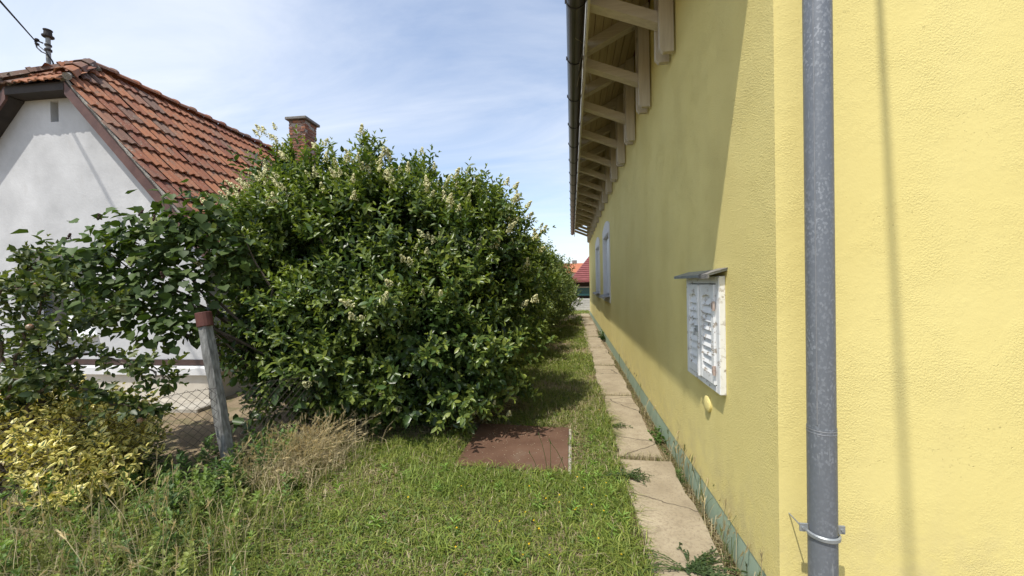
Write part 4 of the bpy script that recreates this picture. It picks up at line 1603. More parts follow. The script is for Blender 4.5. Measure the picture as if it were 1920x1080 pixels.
# ---- hedge further along the path: three shrubs grown together
hspec = [((-1.75, 7.6, 0), [(-1.75, 7.6, 1.15, 1.0, 1.1, 1.25), (-1.5, 8.4, 1.3, .9, .9, 1.2)], 'rounded green hedge shrub just behind the flowering privet', 330, .062),
         ((-1.35, 11.0, 0), [(-1.35, 10.6, 1.35, 1.0, 1.2, 1.35), (-1.15, 12.0, 1.3, .95, 1.1, 1.3)], 'tallest light-topped shrub in the middle of the path-side hedge', 330, .066),
         ((-0.95, 14.8, 0), [(-1.0, 14.2, 1.25, .95, 1.2, 1.25), (-.85, 16.0, 1.2, .95, 1.2, 1.2), (-1.0, 17.4, 1.1, .9, 1.1, 1.1)], 'last bushy hedge shrub at the far end of the path', 330, .075)]
for (b, E_, lab, nc, ll) in hspec:
    root = plant('hedge_shrub', lab, 'shrub', b, 'shrubs of the hedge along the path')
    h1, hp = clustered(E_, nc, 8, .12, (.16, .30), 4, ll, ll * .5, C3(.09, .135, .035), C3(.31, .36, .09))
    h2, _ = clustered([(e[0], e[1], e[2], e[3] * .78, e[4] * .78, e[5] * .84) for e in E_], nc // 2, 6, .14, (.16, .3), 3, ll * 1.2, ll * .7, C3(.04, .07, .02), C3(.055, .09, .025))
    finish_crown(root, b, cat_arr(h1, h2), 'hedge_leaf', LEAF_OVAL, 0, [], 1)
    tg = hp[rng.choice(len(hp), 24, False)] - np.array(b)
    branch_mesh((0, 0, -.05), [tuple(t * .9) for t in tg], .03, .2).build('trunk', 'bark', root)

# ---- lilac: large heart leaves on limbs leaning to the left
LB = (-3.0, 3.75, 0)
lil = plant('lilac_bush', 'lilac with large heart-shaped leaves leaning left before the cottage', 'shrub', LB)
LE = [(-4.0, 3.05, 2.05, .55, .38, .36), (-4.45, 2.88, 1.75, .50, .35, .42), (-3.75, 3.05, 1.65, .45, .35, .45), (-3.62, 3.25, 2.25, .42, .35, .36), (-4.15, 2.9, 1.42, .45, .35, .28), (-3.6, 3.0, 1.22, .42, .3, .24), (-3.4, 3.35, 1.9, .35, .3, .5)]
Pl, Nl = ellipsoid_points(LE, 1900, .15, .75)
k_ = len(Pl)
Dl = nrm(Nl * np.array([.8, .8, .3]) + rng.normal(size=(k_, 3)) * .6 + np.array([0, -.15, -.55]))
Nn_ = nrm(Nl * .5 + np.array([-.1, -.35, .9]) + rng.normal(size=(k_, 3)) * .35)
Ln = rng.uniform(.062, .105, k_)
Cl = C3(.058, .094, .022) * rng.uniform(.75, 1.45, (k_, 1)) + (rng.random((k_, 1)) < .06) * C3(.06, .06, .0)
finish_crown(lil, LB, (Pl, Dl, Nn_, Ln, Ln * .95, Cl), 'lilac_leaf', LEAF_HEART, 295, [C3(.044, .078, .02), C3(.062, .10, .024), C3(.08, .12, .028)], 1.0, zmin=.9, spread=.5)
bt = [(a_ - .25, b_ - .3, c_3) for a_, b_, c_3 in [(-.25, -.3, 1.25), (-.75, -.4, 2.05), (-1.2, -.57, 1.75), (-.5, -.4, 1.65), (-.37, -.2, 2.25), (-.9, -.55, 1.42), (-1.1, -.5, 2.0), (-.6, -.35, 1.9), (-.3, -.45, 1.4), (.05, -.1, 2.1), (-1.35, -.6, 1.6), (-.9, -.4, 1.8)]]
branch_mesh((0, 0, .3), bt, .02, .18, 6).build('trunk', 'bark', lil)
mb = MB()
V, F, Cc = [], [], []
pan2 = panicle('dry_flower_head', 21, 22, .09, .03, (.09, .05, .04))
for p in [(-4.0, 2.72, 2.37), (-3.82, 2.9, 2.42), (-4.3, 2.7, 2.2), (-3.6, 2.85, 2.36), (-3.7, 2.75, 1.95), (-3.45, 2.8, 1.85), (-4.4, 2.6, 1.65)]:
    o = bpy.data.objects.new('dry_flower_head', pan2)
    o.location = tuple(np.array(p) - np.array(LB) - np.array([0, 0, .2])); o.scale = (.7, .7, .7); o.rotation_euler = (random.uniform(-.6, .6), random.uniform(-.6, .6), 0); o.parent = lil
    col.objects.link(o)

# ---- fruit bush at the left edge: arching limbs with oval leaves and small pinkish fruit
QB = (-4.25, 2.55, 0)
qn = plant('quince_bush', 'fruit bush with arching branches, oval leaves and small pinkish fruit', 'shrub', QB)
limbs = [[(-4.2, 2.55, .1), (-4.1, 2.4, 1.0), (-3.85, 2.25, 1.45), (-3.55, 2.15, 1.68)], [(-4.2, 2.55, .1), (-4.15, 2.35, 1.1), (-3.98, 2.25, 1.6), (-3.85, 2.2, 1.85)],
         [(-4.2, 2.5, .1), (-3.95, 2.3, .85), (-3.5, 2.25, 1.12), (-3.05, 2.3, 1.0), (-2.85, 2.35, .88)], [(-4.2, 2.5, .1), (-3.9, 2.2, .8), (-3.5, 2.15, .95), (-3.2, 2.2, .78), (-2.95, 2.3, .7)],
         [(-4.2, 2.5, .1), (-4.0, 2.2, .9), (-3.65, 2.05, 1.3), (-3.35, 2.1, 1.25)], [(-4.2, 2.5, .1), (-4.05, 2.2, .7), (-3.7, 2.0, 1.0), (-3.4, 2.0, .98)],
         [(-4.2, 2.5, .1), (-4.3, 2.3, 1.0), (-4.1, 2.15, 1.5), (-3.75, 2.05, 1.6), (-3.45, 2.1, 1.55)], [(-4.2, 2.5, .1), (-4.1, 2.4, .8), (-3.75, 2.35, 1.25), (-3.4, 2.4, 1.45)]]
B, D = [], []
mb = MB()
fr = []
for lb in limbs:
    v = [Vector(p) for p in lb]
    fine = []
    for i in range(len(v) - 1):
        for s in range(7):
            fine.append(v[i].lerp(v[i + 1], s / 7) + Vector((random.gauss(0, .015), random.gauss(0, .015), random.gauss(0, .015))))
    fine.append(v[-1])
    mb.tube([p - Vector(QB) for p in fine], [.016 * (1 - .8 * i / len(fine)) for i in range(len(fine))], 5, False)
    for i, p in enumerate(fine):
        if i < 5:
            continue
        ax_ = (fine[min(i + 1, len(fine) - 1)] - fine[i - 1]).normalized()
        for q in range(2 if i % 2 else 3):
            d_ = (ax_ * .5 + Vector((random.gauss(0, .7), random.gauss(0, .7), random.gauss(.25, .6)))).normalized()
            B.append(tuple(p)); D.append(tuple(d_))
        if random.random() < .05:
            fr.append(p + Vector((random.gauss(0, .05), -.05, random.gauss(-.03, .03))))
B = np.array(B); D = np.array(D)
aq = sprig_leaves(B, D, rng.uniform(.07, .2, len(B)), 4, .052, .031, C3(.048, .08, .022), C3(.19, .21, .045), .85, .1, .35)
finish_crown(qn, QB, aq, 'orchard_leaf', LEAF_OVAL, 280, [C3(.04, .07, .02), C3(.06, .09, .024), C3(.11, .135, .03)], .6, zmin=.5, spread=.7)
mb.build('trunk', 'bark', qn)
V0 = MB().lathe([(.004, -.024), (.016, -.021), (.024, -.01), (.026, .003), (.020, .017), (.010, .022), (.003, .020)], 10)
fm = V0.mesh('fruit')
at_ = fm.attributes.new('Col', 'FLOAT_COLOR', 'POINT')
at_.data.foreach_set('color', np.array([(.20 + .08 * (v.co.z > 0), .15, .085, 1) for v in fm.vertices], np.float32).ravel())
fm.materials.append(MATS['fruit_skin'])
for p in fr:
    o = bpy.data.objects.new('fruit', fm); o.location = p - Vector(QB); o.rotation_euler = (random.gauss(0, .4), random.gauss(0, .4), 0); o.scale = (.75, .75, .8)
    o.parent = qn; col.objects.link(o)

# ---- variegated euonymus
EB = (-3.95, 2.45, 0)
eu = plant('variegated_euonymus', 'low spreading euonymus with yellow-margined leaves behind the wire fence', 'shrub', EB)
EE = [(-4.1, 2.5, .38, .7, .42, .36), (-3.6, 2.32, .33, .42, .30, .30), (-3.35, 2.15, .20, .28, .2, .2), (-4.5, 2.3, .4, .5, .4, .35)]
ae, pe = clustered(EE, 300, 7, .06, (.07, .15), 3, .048, .032, C3(.08, .12, .03), C3(.30, .30, .07), .1, .1, .7, .6, .5, .04)
finish_crown(eu, EB, ae, 'variegated_leaf', LEAF_OVAL, 290, [C3(.07, .11, .03), C3(.16, .18, .04), C3(.3, .29, .07)], .67, edge=True, zmin=.1, spread=.8)
branch_mesh((0, 0, -.04), [tuple(t - np.array(EB)) for t in pe[:40]], .012, .1, 4).build('trunk', 'bark', eu)


# ---- grasses
def blade_mesh(name, P, Dh, H_, W_, bend, C):
    """upright bent blades: base P, horizontal lean direction Dh, height, width, bend"""
    n = len(P)
    Dh = nrm(Dh)
    S = np.stack([-Dh[:, 1], Dh[:, 0], np.zeros(n)], 1)
    z = np.array([0, 0, 1.0])
    m1_ = P + z * (H_ * .62)[:, None] + Dh * (H_ * bend * .30)[:, None]
    tp = P + z * (H_ * np.clip(1 - bend * .35, .1, 1))[:, None] + Dh * (H_ * bend)[:, None]
    hw = (W_ / 2)[:, None]
    V = np.stack([P - S * hw, P + S * hw, m1_ + S * hw * .75, m1_ - S * hw * .75, tp], 1)
    b = np.arange(n)[:, None] * 5
    lo = np.concatenate([b + np.array([0, 1, 2, 3]), b + np.array([3, 2, 4])], 1)
    return np_mesh(name, V.reshape(-1, 3), lo.ravel(), np.tile([4, 3], n), np.repeat(C, 5, 0))


def rand_dir(n):
    a = rng.uniform(0, 2 * pi, n)
    return np.stack([np.cos(a), np.sin(a), np.zeros(n)], 1)


fence_line = [(-2.79, 2.75), (-3.29, 2.30), (-3.89, 1.75), (-4.69, 1.25)]


def lawn_ok(x, y, edge_j):
    ok = x < 0.385 + edge_j
    ok &= ~((np.abs(x + 0.53) < .475) & (np.abs(y - 3.60) < .47))
    lim = np.where(y < 2.75, -2.79 + (y - 2.75) * 1.09, -2.75 + (y - 2.75) * .2)
    ok &= x > lim - .05
    return ok


def scatter(n, x0, x1, y0, y1):
    return rng.uniform(x0, x1, n), rng.uniform(y0, y1, n)


GREENS = [C3(.215, .262, .046), C3(.155, .205, .038), C3(.28, .31, .075), C3(.12, .168, .034)]
TAN = C3(.46, .39, .235)
xs, ys_, hs = [], [], []
for (n, x0, x1, y0, y1, h) in ((74000, -3.2, .45, 1.0, 4.6, .050), (26000, -1.7, .45, 4.6, 7.5, .055), (26000, -1.6, .45, 7.5, 13, .06), (22000, -1.5, .9, 13, 21.9, .07)):
    x, y = scatter(n, x0, x1, y0, y1)
    xs.append(x); ys_.append(y); hs.append(np.full(n, h))
x = np.concatenate(xs); y = np.concatenate(ys_); h = np.concatenate(hs)
ej = np.abs(rng.normal(0, .03, len(x))) * (fnoise(x * 0 + 1, y, 5, 77) > -.2) + .015 * fnoise(x * 0, y, 9, 78)
dry = fnoise(x, y, 2.1, 3) + .5 * fnoise(x, y, 6, 5)
tall = fnoise(x, y, 3.3, 8)
ok = lawn_ok(x, y, ej) | ((y > 19.4) & (x < .9))
bush_d = np.hypot((x + 2.2) / 1.5, (y - 4.9) / 1.35)
ok &= (bush_d > 1) | (rng.random(len(x)) < .12)
ok &= rng.random(len(x)) < np.clip(1.0 - 2.0 * np.clip(dry - .16, 0, 1), .10, 1)
x, y, h, dry, tall = x[ok], y[ok], h[ok], dry[ok], tall[ok]
n = len(x)
near_edge = np.clip(1 - np.abs(x - .30) / .22, 0, 1) * (y < 5.5) + np.clip(1 - np.abs(np.abs(y - 3.0)) / .2, 0, 1) * (np.abs(x + .5) < .6)
H_ = h * rng.uniform(.5, 1.5, n) * (1 + .6 * np.clip(tall, 0, 1)) * (1 + .7 * near_edge)
g_ = rng.integers(0, 4, n)
Cg = np.array(GREENS)[g_] * rng.uniform(.75, 1.3, (n, 1))
pd = np.clip((dry + .18) * .75, .08, .8)[:, None]
Cg = np.where(rng.random((n, 1)) < pd, TAN * rng.uniform(.6, 1.2, (n, 1)), Cg)
P = np.stack([x, y, ground_z(x, y)], 1)
W_ = rng.uniform(.003, .0085, n) * np.where(y > 7, 2.0, 1.0) * np.where(y > 12, 1.5, 1.0)
tag(link('lawn_grass', blade_mesh('lawn_grass', P, rand_dir(n), H_, W_, rng.uniform(.2, 2.0, n), Cg), 'grass_blade'), 'patchy green lawn grass between the privet and the path', 'grass', None, 'stuff')

# flat dead thatch
x, y = scatter(52000, -3.0, .42, 1.0, 5.0)
x2, y2 = scatter(9000, .36, .88, 1.2, 8)
x2 = np.where(rng.random(9000) < .75, rng.uniform(.79, .885, 9000), rng.uniform(.36, .42, 9000))
dr = fnoise(x, y, 2.1, 3) + .5 * fnoise(x, y, 6, 5)
ok = lawn_ok(x, y, 0.0) & (rng.random(len(x)) < np.clip(.15 + 1.2 * dr, .06, 1))
x = np.concatenate([x[ok], x2]); y = np.concatenate([y[ok], y2])
n = len(x)
P = np.stack([x, y, ground_z(x, y) + rng.uniform(.002, .016, n)], 1)
d_ = rand_dir(n); d_[:, 2] = rng.uniform(-.05, .28, n)
ln_ = rng.uniform(.02, .075, n)
tag(link('dry_thatch', leaf_mesh('dry_thatch', P, d_, np.tile([0, 0, 1.0], (n, 1)), ln_, rng.uniform(.0025, .005, n), TAN * rng.uniform(.55, 1.3, (n, 1)), LEAF_LANCE), 'dry_stalk'), 'dead straw-coloured thatch lying flat in the lawn', 'thatch', None, 'stuff')

# small round leaves (clover and wood sorrel)
x, y = scatter(26000, -2.6, .42, 1.0, 4.4)
m_ = fnoise(x, y, 2.6, 21) + .25 * rng.normal(size=len(x))
ok = lawn_ok(x, y, .03) & (m_ > .05)
x, y = x[ok], y[ok]
n = len(x)
P = np.stack([x, y, ground_z(x, y) + rng.uniform(.008, .04, n)], 1)
d_ = rand_dir(n); d_[:, 2] = rng.uniform(-.2, .3, n)
nn = nrm(np.stack([rng.normal(0, .35, n), rng.normal(0, .35, n), np.ones(n)], 1))
ln_ = rng.uniform(.010, .022, n)
tag(link('clover_leaves', leaf_mesh('clover_leaves', P, d_, nn, ln_, ln_ * .9, C3(.13, .20, .045) * rng.uniform(.7, 1.4, (n, 1)), LEAF_OVAL), 'grass_blade'), 'low clover and sorrel leaves spread through the lawn', 'clover', None, 'stuff')

# yellow sorrel flowers
fx = [random.gauss(-.05, .35) for _ in range(34)] + [random.uniform(-2.0, .3) for _ in range(16)]
fy = [random.uniform(1.8, 3.0) for _ in range(34)] + [random.uniform(1.8, 5.0) for _ in range(16)]
V, lo, to, Cc = [], [], [], []
for a, b in zip(fx, fy):
    if a > .36 or (abs(a + .53) < .5 and abs(b - 3.6) < .5):
        continue
    z = .05 + random.uniform(0, .03)
    tilt = Vector((random.gauss(0, .3), random.gauss(-.2, .3), 1)).normalized()
    s1 = tilt.cross(Vector((1, 0.2, 0))).normalized(); s2 = tilt.cross(s1)
    b0 = len(V); c0 = Vector((a, b, z))
    V.append(c0 - tilt * .003)
    for q in range(10):
        an = 2 * pi * q / 10
        r = .0075 if q % 2 == 0 else .004
        V.append(c0 + s1 * (cos(an) * r) + s2 * (sin(an) * r) + tilt * .002)
    for q in range(10):
        lo += [b0, b0 + 1 + q, b0 + 1 + (q + 1) % 10]; to.append(3)
    Cc += [(.75, .50, .02)] * 11
tag(link('sorrel_flowers', np_mesh('sorrel_flowers', np.array([tuple(v) for v in V]), lo, to, np.array(Cc)), 'petal'), 'tiny yellow sorrel flowers dotted over the foreground lawn', 'flowers', None, 'stuff')

# fallen petals on the cover
n = 420
x, y = rng.uniform(-.98, -.08, n), 3.60 + rng.uniform(-.46, .46, n)
ok = rng.random(n) < .35 + .65 * (fnoise(x, y, 3, 31) > 0)
x, y = x[ok], y[ok]; n = len(x)
P = np.stack([x, y, np.full(n, .0405)], 1)
ln_ = rng.uniform(.005, .010, n)
tag(link('fallen_petals', leaf_mesh('fallen_petals', P, rand_dir(n), np.tile([0, 0, 1.0], (n, 1)), ln_, ln_ * .6, C3(.62, .56, .40) * rng.uniform(.7, 1.2, (n, 1))), 'petal'), 'fallen cream petals scattered over the rusty pit cover', 'petals', None, 'stuff')


# barley-like dry grass
def barley(name, x, y, h, cols, label, lean=.5, heads=.8):
    n = len(x)
    z0 = ground_z(x, y)
    P = np.stack([x, y, z0], 1)
    a = rng.normal(-.6, 1.1, n)
    Dh = np.stack([np.cos(a), np.sin(a), np.zeros(n)], 1)
    bend = rng.uniform(.05, lean, n)
    Vs, los, tos, cs_ = [], [], [], []
    off = 0
    rows = 5
    hw = .0016
    S = np.stack([-Dh[:, 1], Dh[:, 0], np.zeros(n)], 1)
    st = []
    for r in range(rows):
        t = r / (rows - 1)
        st.append(P + np.array([0, 0, 1.0]) * (h * (t - .35 * bend * t ** 3))[:, None] + Dh * (h * bend * t ** 2.2)[:, None])
    V = np.stack([p + S * (hw * (1 if i % 2 == 0 else -1)) for p in st for i in range(2)], 1)
    b = np.arange(n)[:, None] * (rows * 2)
    lo = np.concatenate([b + np.array([2 * r, 2 * r + 1, 2 * r + 3, 2 * r + 2]) for r in range(rows - 1)], 1)
    Vs.append(V.reshape(-1, 3)); los.append(lo.ravel()); tos.append(np.full(n * (rows - 1), 4)); cs_.append(np.repeat(cols, rows * 2, 0)); off = n * rows * 2
    hd = np.where(rng.random(n) < heads)[0]
    tip = st[-1][hd]; ax_ = nrm(st[-1][hd] - st[-2][hd])
    for k_ in range(16):
        t = k_ / 16
        d2 = nrm(ax_ + rng.normal(size=ax_.shape) * .22)
        p = tip + ax_ * (t * .045)
        s2 = nrm(np.cross(d2, rng.normal(size=ax_.shape))) * .0022
        L2 = rng.uniform(.02, .045, len(hd))[:, None]
        V = np.stack([p - s2, p + s2, p + d2 * L2], 1)
        lo = np.arange(len(hd))[:, None] * 3 + np.array([0, 1, 2]) + off
        Vs.append(V.reshape(-1, 3)); los.append(lo.ravel()); tos.append(np.full(len(hd), 3))
        cs_.append(np.repeat(cols[hd] * C3(1.08, 1.06, 1.0), 3, 0)); off += len(hd) * 3
    me = np_mesh(name, np.concatenate(Vs), np.concatenate(los), np.concatenate(tos), np.concatenate(cs_))
    return tag(link(name, me, 'dry_stalk'), label, 'grass', None, 'stuff')


STRAW = C3(.50, .425, .255)
n = 480
x = rng.uniform(-3.5, -1.55, n); y = 1.35 + rng.random(n) * .75 + np.clip(-2.4 - x, 0, 1) * .25
keep = (x > -2.79 + (y - 2.75) * 1.09 - .1) & (x < -1.75 + rng.normal(0, .12, n))
x, y = x[keep], y[keep]; n = len(x)
cg = np.where(rng.random((n, 1)) < .45, C3(.26, .29, .09), STRAW * 1.15) * rng.uniform(.7, 1.25, (n, 1))
barley('barley_grass', x, y, rng.uniform(.22, .5, n), cg, 'tall wild barley grass going to seed in the left foreground', .5, .55)
n = 520
x = rng.normal(-2.38, .17, n); y = 3.02 + rng.normal(0, .22, n) + (x + 2.4) * .4
barley('dry_barley_clump', x, y, rng.uniform(.2, .42, n), STRAW * rng.uniform(.8, 1.3, (n, 1)), 'dense clump of straw-dry barley grass beside the leaning post', .9, .8)
n = 120
y = np.concatenate([rng.uniform(1.95, 3.5, 90), rng.uniform(3.5, 7, 30)]); x = rng.uniform(.80, .87, n)
barley('wall_barley', x, y, rng.uniform(.12, .32, n), np.where(rng.random((n, 1)) < .3, C3(.14, .17, .06), STRAW) * rng.uniform(.7, 1.2, (n, 1)), 'dry barley stalks along the foot of the green plinth', .35, .6)

# long loose blades: dry tuft, left foreground and wall foot
cxs, cys = rng.uniform(-2.4, .3, 90), rng.uniform(1.3, 4.6, 90)
n = 90 * 26
x, y = np.repeat(cxs, 26) + rng.normal(0, .03, n), np.repeat(cys, 26) + rng.normal(0, .03, n)
ok = lawn_ok(x, y, 0.0) & (np.hypot((x + 2.2) / 1.4, (y - 4.9) / 1.3) > 1); x, y = x[ok], y[ok]; n = len(x)
tag(link('grass_tufts', blade_mesh('grass_tufts', np.stack([x, y, ground_z(x, y)], 1), rand_dir(n), rng.uniform(.05, .12, n), rng.uniform(.004, .0095, n), rng.uniform(.4, 1.6, n), np.array([C3(.22, .29, .055), C3(.27, .33, .07), C3(.15, .21, .045)])[rng.integers(0, 3, n)] * rng.uniform(.8, 1.2, (n, 1))), 'grass_blade'), 'broad-bladed grass tufts standing out of the patchy lawn', 'grass', None, 'stuff')
n = 2600
x, y = rng.uniform(-1.35, .36, n), rng.normal(2.90, .12, n)
k2 = rng.random(n) < .35
x = np.where(k2, rng.normal(.22, .07, n), x); y = np.where(k2, rng.uniform(2.2, 4.6, n), y)
ok = lawn_ok(x, y, 0.0) & (y < 3.1 + 9 * (x > 0)); x, y = x[ok], y[ok]; n = len(x)
tag(link('long_grass', blade_mesh('long_grass', np.stack([x, y, ground_z(x, y)], 1), rand_dir(n), rng.uniform(.045, .11, n), rng.uniform(.004, .008, n), rng.uniform(.2, 1.2, n), np.array([C3(.20, .28, .055), C3(.25, .33, .07), C3(.16, .225, .045)])[rng.integers(0, 3, n)] * rng.uniform(.8, 1.2, (n, 1))), 'grass_blade'), 'longer bright grass fringe before the rusty cover and along the slabs', 'grass', None, 'stuff')
n = 5200
x = np.concatenate([rng.normal(-2.35, .20, 2600), rng.uniform(-3.4, -1.6, 2600)]); y = np.concatenate([3.0 + rng.normal(0, .24, 2600), rng.uniform(1.3, 2.3, 2600)])
ok = x > np.where(y < 2.75, -2.79 + (y - 2.75) * 1.09, -2.75) - .1
ok &= np.concatenate([np.ones(2600, bool), x[2600:] < -1.85 + rng.normal(0, .15, 2600)])
x, y = x[ok], y[ok]; n = len(x)
isdry = np.where(y > 2.45, rng.random(n) < .85, rng.random(n) < .28)[:, None]
cg = np.where(isdry, STRAW * rng.uniform(.6, 1.2, (n, 1)), np.array(GREENS)[rng.integers(0, 4, n)] * rng.uniform(.7, 1.2, (n, 1)))
tag(link('rough_grass', blade_mesh('rough_grass', np.stack([x, y, np.zeros(n)], 1), rand_dir(n), rng.uniform(.09, .26, n), rng.uniform(.003, .006, n), rng.uniform(.3, 1.3, n), cg), 'dry_stalk'), 'long tangled green and straw grass along the fence', 'grass', None, 'stuff')
n = 2600
y = rng.uniform(1.6, 9, n); x = rng.uniform(.79, .885, n)
jj = rng.random(n) < .5
y = np.where(jj, np.array(joints)[rng.integers(2, 8, n)] + rng.normal(0, .02, n), y); x = np.where(jj, rng.uniform(.40, .80, n), x)
cg = np.where(rng.random((n, 1)) < .7, STRAW * rng.uniform(.55, 1.1, (n, 1)), GREENS[1] * rng.uniform(.7, 1.2, (n, 1)))
tag(link('wall_foot_grass', blade_mesh('wall_foot_grass', np.stack([x, y, ground_z(x, y)], 1), rand_dir(n), rng.uniform(.03, .11, n), rng.uniform(.002, .004, n), rng.uniform(.2, 1.0, n), cg), 'dry_stalk'), 'short dry grass in the slab joints and wall foot', 'grass', None, 'stuff')


# leafy weeds
def rosette_arr(cx_, cy_, nl, l0, l1, w_, up0, up1, c, z=.0):
    a = rng.uniform(0, 2 * pi, nl)
    e = rng.uniform(up0, up1, nl)
    D = np.stack([np.cos(a) * np.cos(e), np.sin(a) * np.cos(e), np.sin(e)], 1)
    Nn = np.stack([-np.cos(a) * np.sin(e), -np.sin(a) * np.sin(e), np.cos(e)], 1)
    P = np.tile([cx_, cy_, z], (nl, 1)) + D * .004
    Ln = rng.uniform(l0, l1, nl)
    return [P, D, Nn, Ln, Ln * w_, c * rng.uniform(.75, 1.3, (nl, 1))]


def stem_arr(cx_, cy_, hgt, nl, l0, l1, w_, c, lean=(0, 0)):
    t = np.sort(rng.random(nl)) * .85 + .15
    a = np.arange(nl) * 2.4 + rng.normal(0, .3, nl)
    e = .15 + .9 * t ** 2 + rng.normal(0, .15, nl)
    D = np.stack([np.cos(a) * np.cos(e), np.sin(a) * np.cos(e), np.sin(e)], 1)
    Nn = np.stack([-np.cos(a) * np.sin(e), -np.sin(a) * np.sin(e), np.cos(e)], 1)
    P = np.stack([cx_ + lean[0] * t * hgt, cy_ + lean[1] * t * hgt, t * hgt], 1)
    Ln = rng.uniform(l0, l1, nl) * (1 - .45 * t)
    return [P, D, Nn, Ln, Ln * w_, c * rng.uniform(.75, 1.3, (nl, 1)) * (1 + .5 * t[:, None])]


BRIGHT = C3(.17, .265, .055)
rp_ = [(.10, 2.95), (.18, 3.05), (.25, 2.75), (.20, 2.55), (.28, 3.3), (.15, 3.25), (.05, 3.0), (.22, 2.35), (.0, 2.55), (.30, 3.0), (.12, 2.7), (.26, 3.6), (.16, 3.7), (.24, 3.95), (.08, 2.3), (.3, 2.5),
       (-.55, 2.75), (-1.0, 2.7), (-1.35, 2.9), (-.25, 2.6), (-1.7, 2.55), (-.75, 2.3), (-1.25, 2.25), (-.35, 2.1), (-1.55, 2.95), (-1.05, 3.0), (-.2, 2.95)]
for i, (a, b) in enumerate(rp_):
    arr = cat_arr(rosette_arr(0, 0, 10, .05, .095, .20, .1, .8, BRIGHT), stem_arr(0, 0, .07 + .05 * random.random(), 14, .05, .085, .19, BRIGHT))
    me = leaf_mesh('weed_rosette', *arr, LEAF_LANCE)
    o = link('weed_rosette', me, 'grass_blade')
    o.location = (a, b, float(ground_z(np.array([a]), np.array([b]))[0]))
    by_path = a > -.1
    tag(o, 'bright lance-leaved weed in the lawn edge beside the path slabs' if by_path else 'bright lance-leaved weed rosette out in the open lawn', 'weed', 'weeds by the path' if by_path else 'weeds in the lawn')

arrs = []
for q in range(420):
    a, b = random.uniform(-2.5, .36), random.uniform(1.3, 4.8) if random.random() < .8 else random.uniform(4.8, 8)
    if (abs(a + .53) < .55 and abs(b - 3.6) < .56) or math.hypot((a + 2.2) / 1.45, (b - 4.9) / 1.3) < 1 or (b > 4.8 and a < -.9):
        continue
    c = random.choice((C3(.15, .225, .05), C3(.12, .19, .045), C3(.19, .26, .065), C3(.10, .155, .05)))
    arrs.append(rosette_arr(a, b, random.randint(6, 12), .025, .065, random.choice((.2, .3, .45)), .05, .8, c))
tag(link('lawn_weeds', leaf_mesh('lawn_weeds', *cat_arr(*arrs), LEAF_LANCE), 'grass_blade'), 'small broad-leaved weeds mixed into the lawn', 'weeds', None, 'stuff')
# weed mass inside and along the fence
arrs = []
for q in range(330):
    a, b = random.uniform(-3.9, -2.45), random.uniform(1.95, 3.25)
    if a < -2.79 + (b - 2.75) * 1.09 - .35 or (abs(a + 2.85) < .09 and b < 2.75):
        continue
    hh = random.uniform(.08, .36)
    c = random.choice((C3(.08, .14, .038), C3(.11, .175, .05), C3(.075, .12, .045), C3(.14, .20, .055)))
    arrs.append(stem_arr(a, b, hh, int(14 + hh * 60), .04, .09, random.choice((.28, .4, .55)), c, (random.gauss(0, .2), random.gauss(0, .2))))
for q in range(330):
    a, b = random.uniform(-3.9, -1.6), random.uniform(1.2, 2.5)
    if a < -2.79 + (b - 2.75) * 1.09 - .4 or a > -1.75 - .4 * (b - 1.5) + random.gauss(0, .15):
        continue
    hh = random.uniform(.08, .30)
    c = random.choice((C3(.11, .17, .045), C3(.15, .21, .05), C3(.09, .14, .045), C3(.19, .22, .06)))
    arrs.append(stem_arr(a, b, hh, int(12 + hh * 60), .035, .07, random.choice((.25, .4, .5)), c, (random.gauss(0, .25), random.gauss(0, .25))))
tag(link('fence_weeds', leaf_mesh('fence_weeds', *cat_arr(*arrs), LEAF_LANCE), 'grass_blade'), 'mixed leafy weeds crowding the foot of the wire fence', 'weeds', None, 'stuff')

def weed(name, label, loc, arr, T=LEAF_LANCE, stems=None, mat='grass_blade'):
    root = plant(name, label, 'weed', loc)
    link('leaves', leaf_mesh('leaves', *arr, T), mat, root)
    if stems:
        mb = MB()
        for s in stems:
            mb.tube(s, .0022, 4, False)
        st_me = mb.mesh('stem')
        a_ = st_me.attributes.new('Col', 'FLOAT_COLOR', 'POINT')
        a_.data.foreach_set('color', np.tile(np.array([.09, .13, .035, 1], np.float32), len(st_me.vertices)))
        link('stem', st_me, mat, root)
    return root


weed('fleabane', 'tall narrow-leaved fleabane standing before the yellow euonymus', (-3.42, 2.22, 0), stem_arr(0, 0, .72, 95, .06, .10, .13, C3(.085, .135, .04), (.03, 0)), stems=[[(0, 0, 0), (.01, 0, .35), (.02, 0, .72)]])
weed('fleabane', 'shorter feathery fleabane between the euonymus and the bare yard', (-3.2, 2.5, 0), stem_arr(0, 0, .55, 85, .05, .09, .13, C3(.09, .145, .04), (.0, .03)), stems=[[(0, 0, 0), (0, .01, .3), (0, .02, .55)]])
weed('sucker_shoot', 'reddish stemmed leafy sucker in the front of the rough grass', (-2.42, 2.12, 0), cat_arr(*[stem_arr(random.gauss(0, .05), random.gauss(0, .05), random.uniform(.15, .32), 24, .05, .085, .36, C3(.085, .13, .028), (random.gauss(0, .3), random.gauss(0, .3))) for _ in range(6)]), LEAF_OVAL)
weed('sucker_shoot', 'low oval-leaved sucker at the right foot of the dry grass', (-2.12, 2.62, 0), cat_arr(*[stem_arr(random.gauss(0, .06), random.gauss(0, .05), random.uniform(.06, .16), 16, .04, .065, .4, C3(.095, .14, .03), (random.gauss(0, .4), random.gauss(0, .3))) for _ in range(6)]), LEAF_OVAL)
weed('burdock', 'broad pale-leaved burdock half under the privet near the post', (-2.5, 3.5, 0), rosette_arr(0, 0, 9, .16, .28, .62, .35, 1.0, C3(.10, .16, .045)), LEAF_HEART)
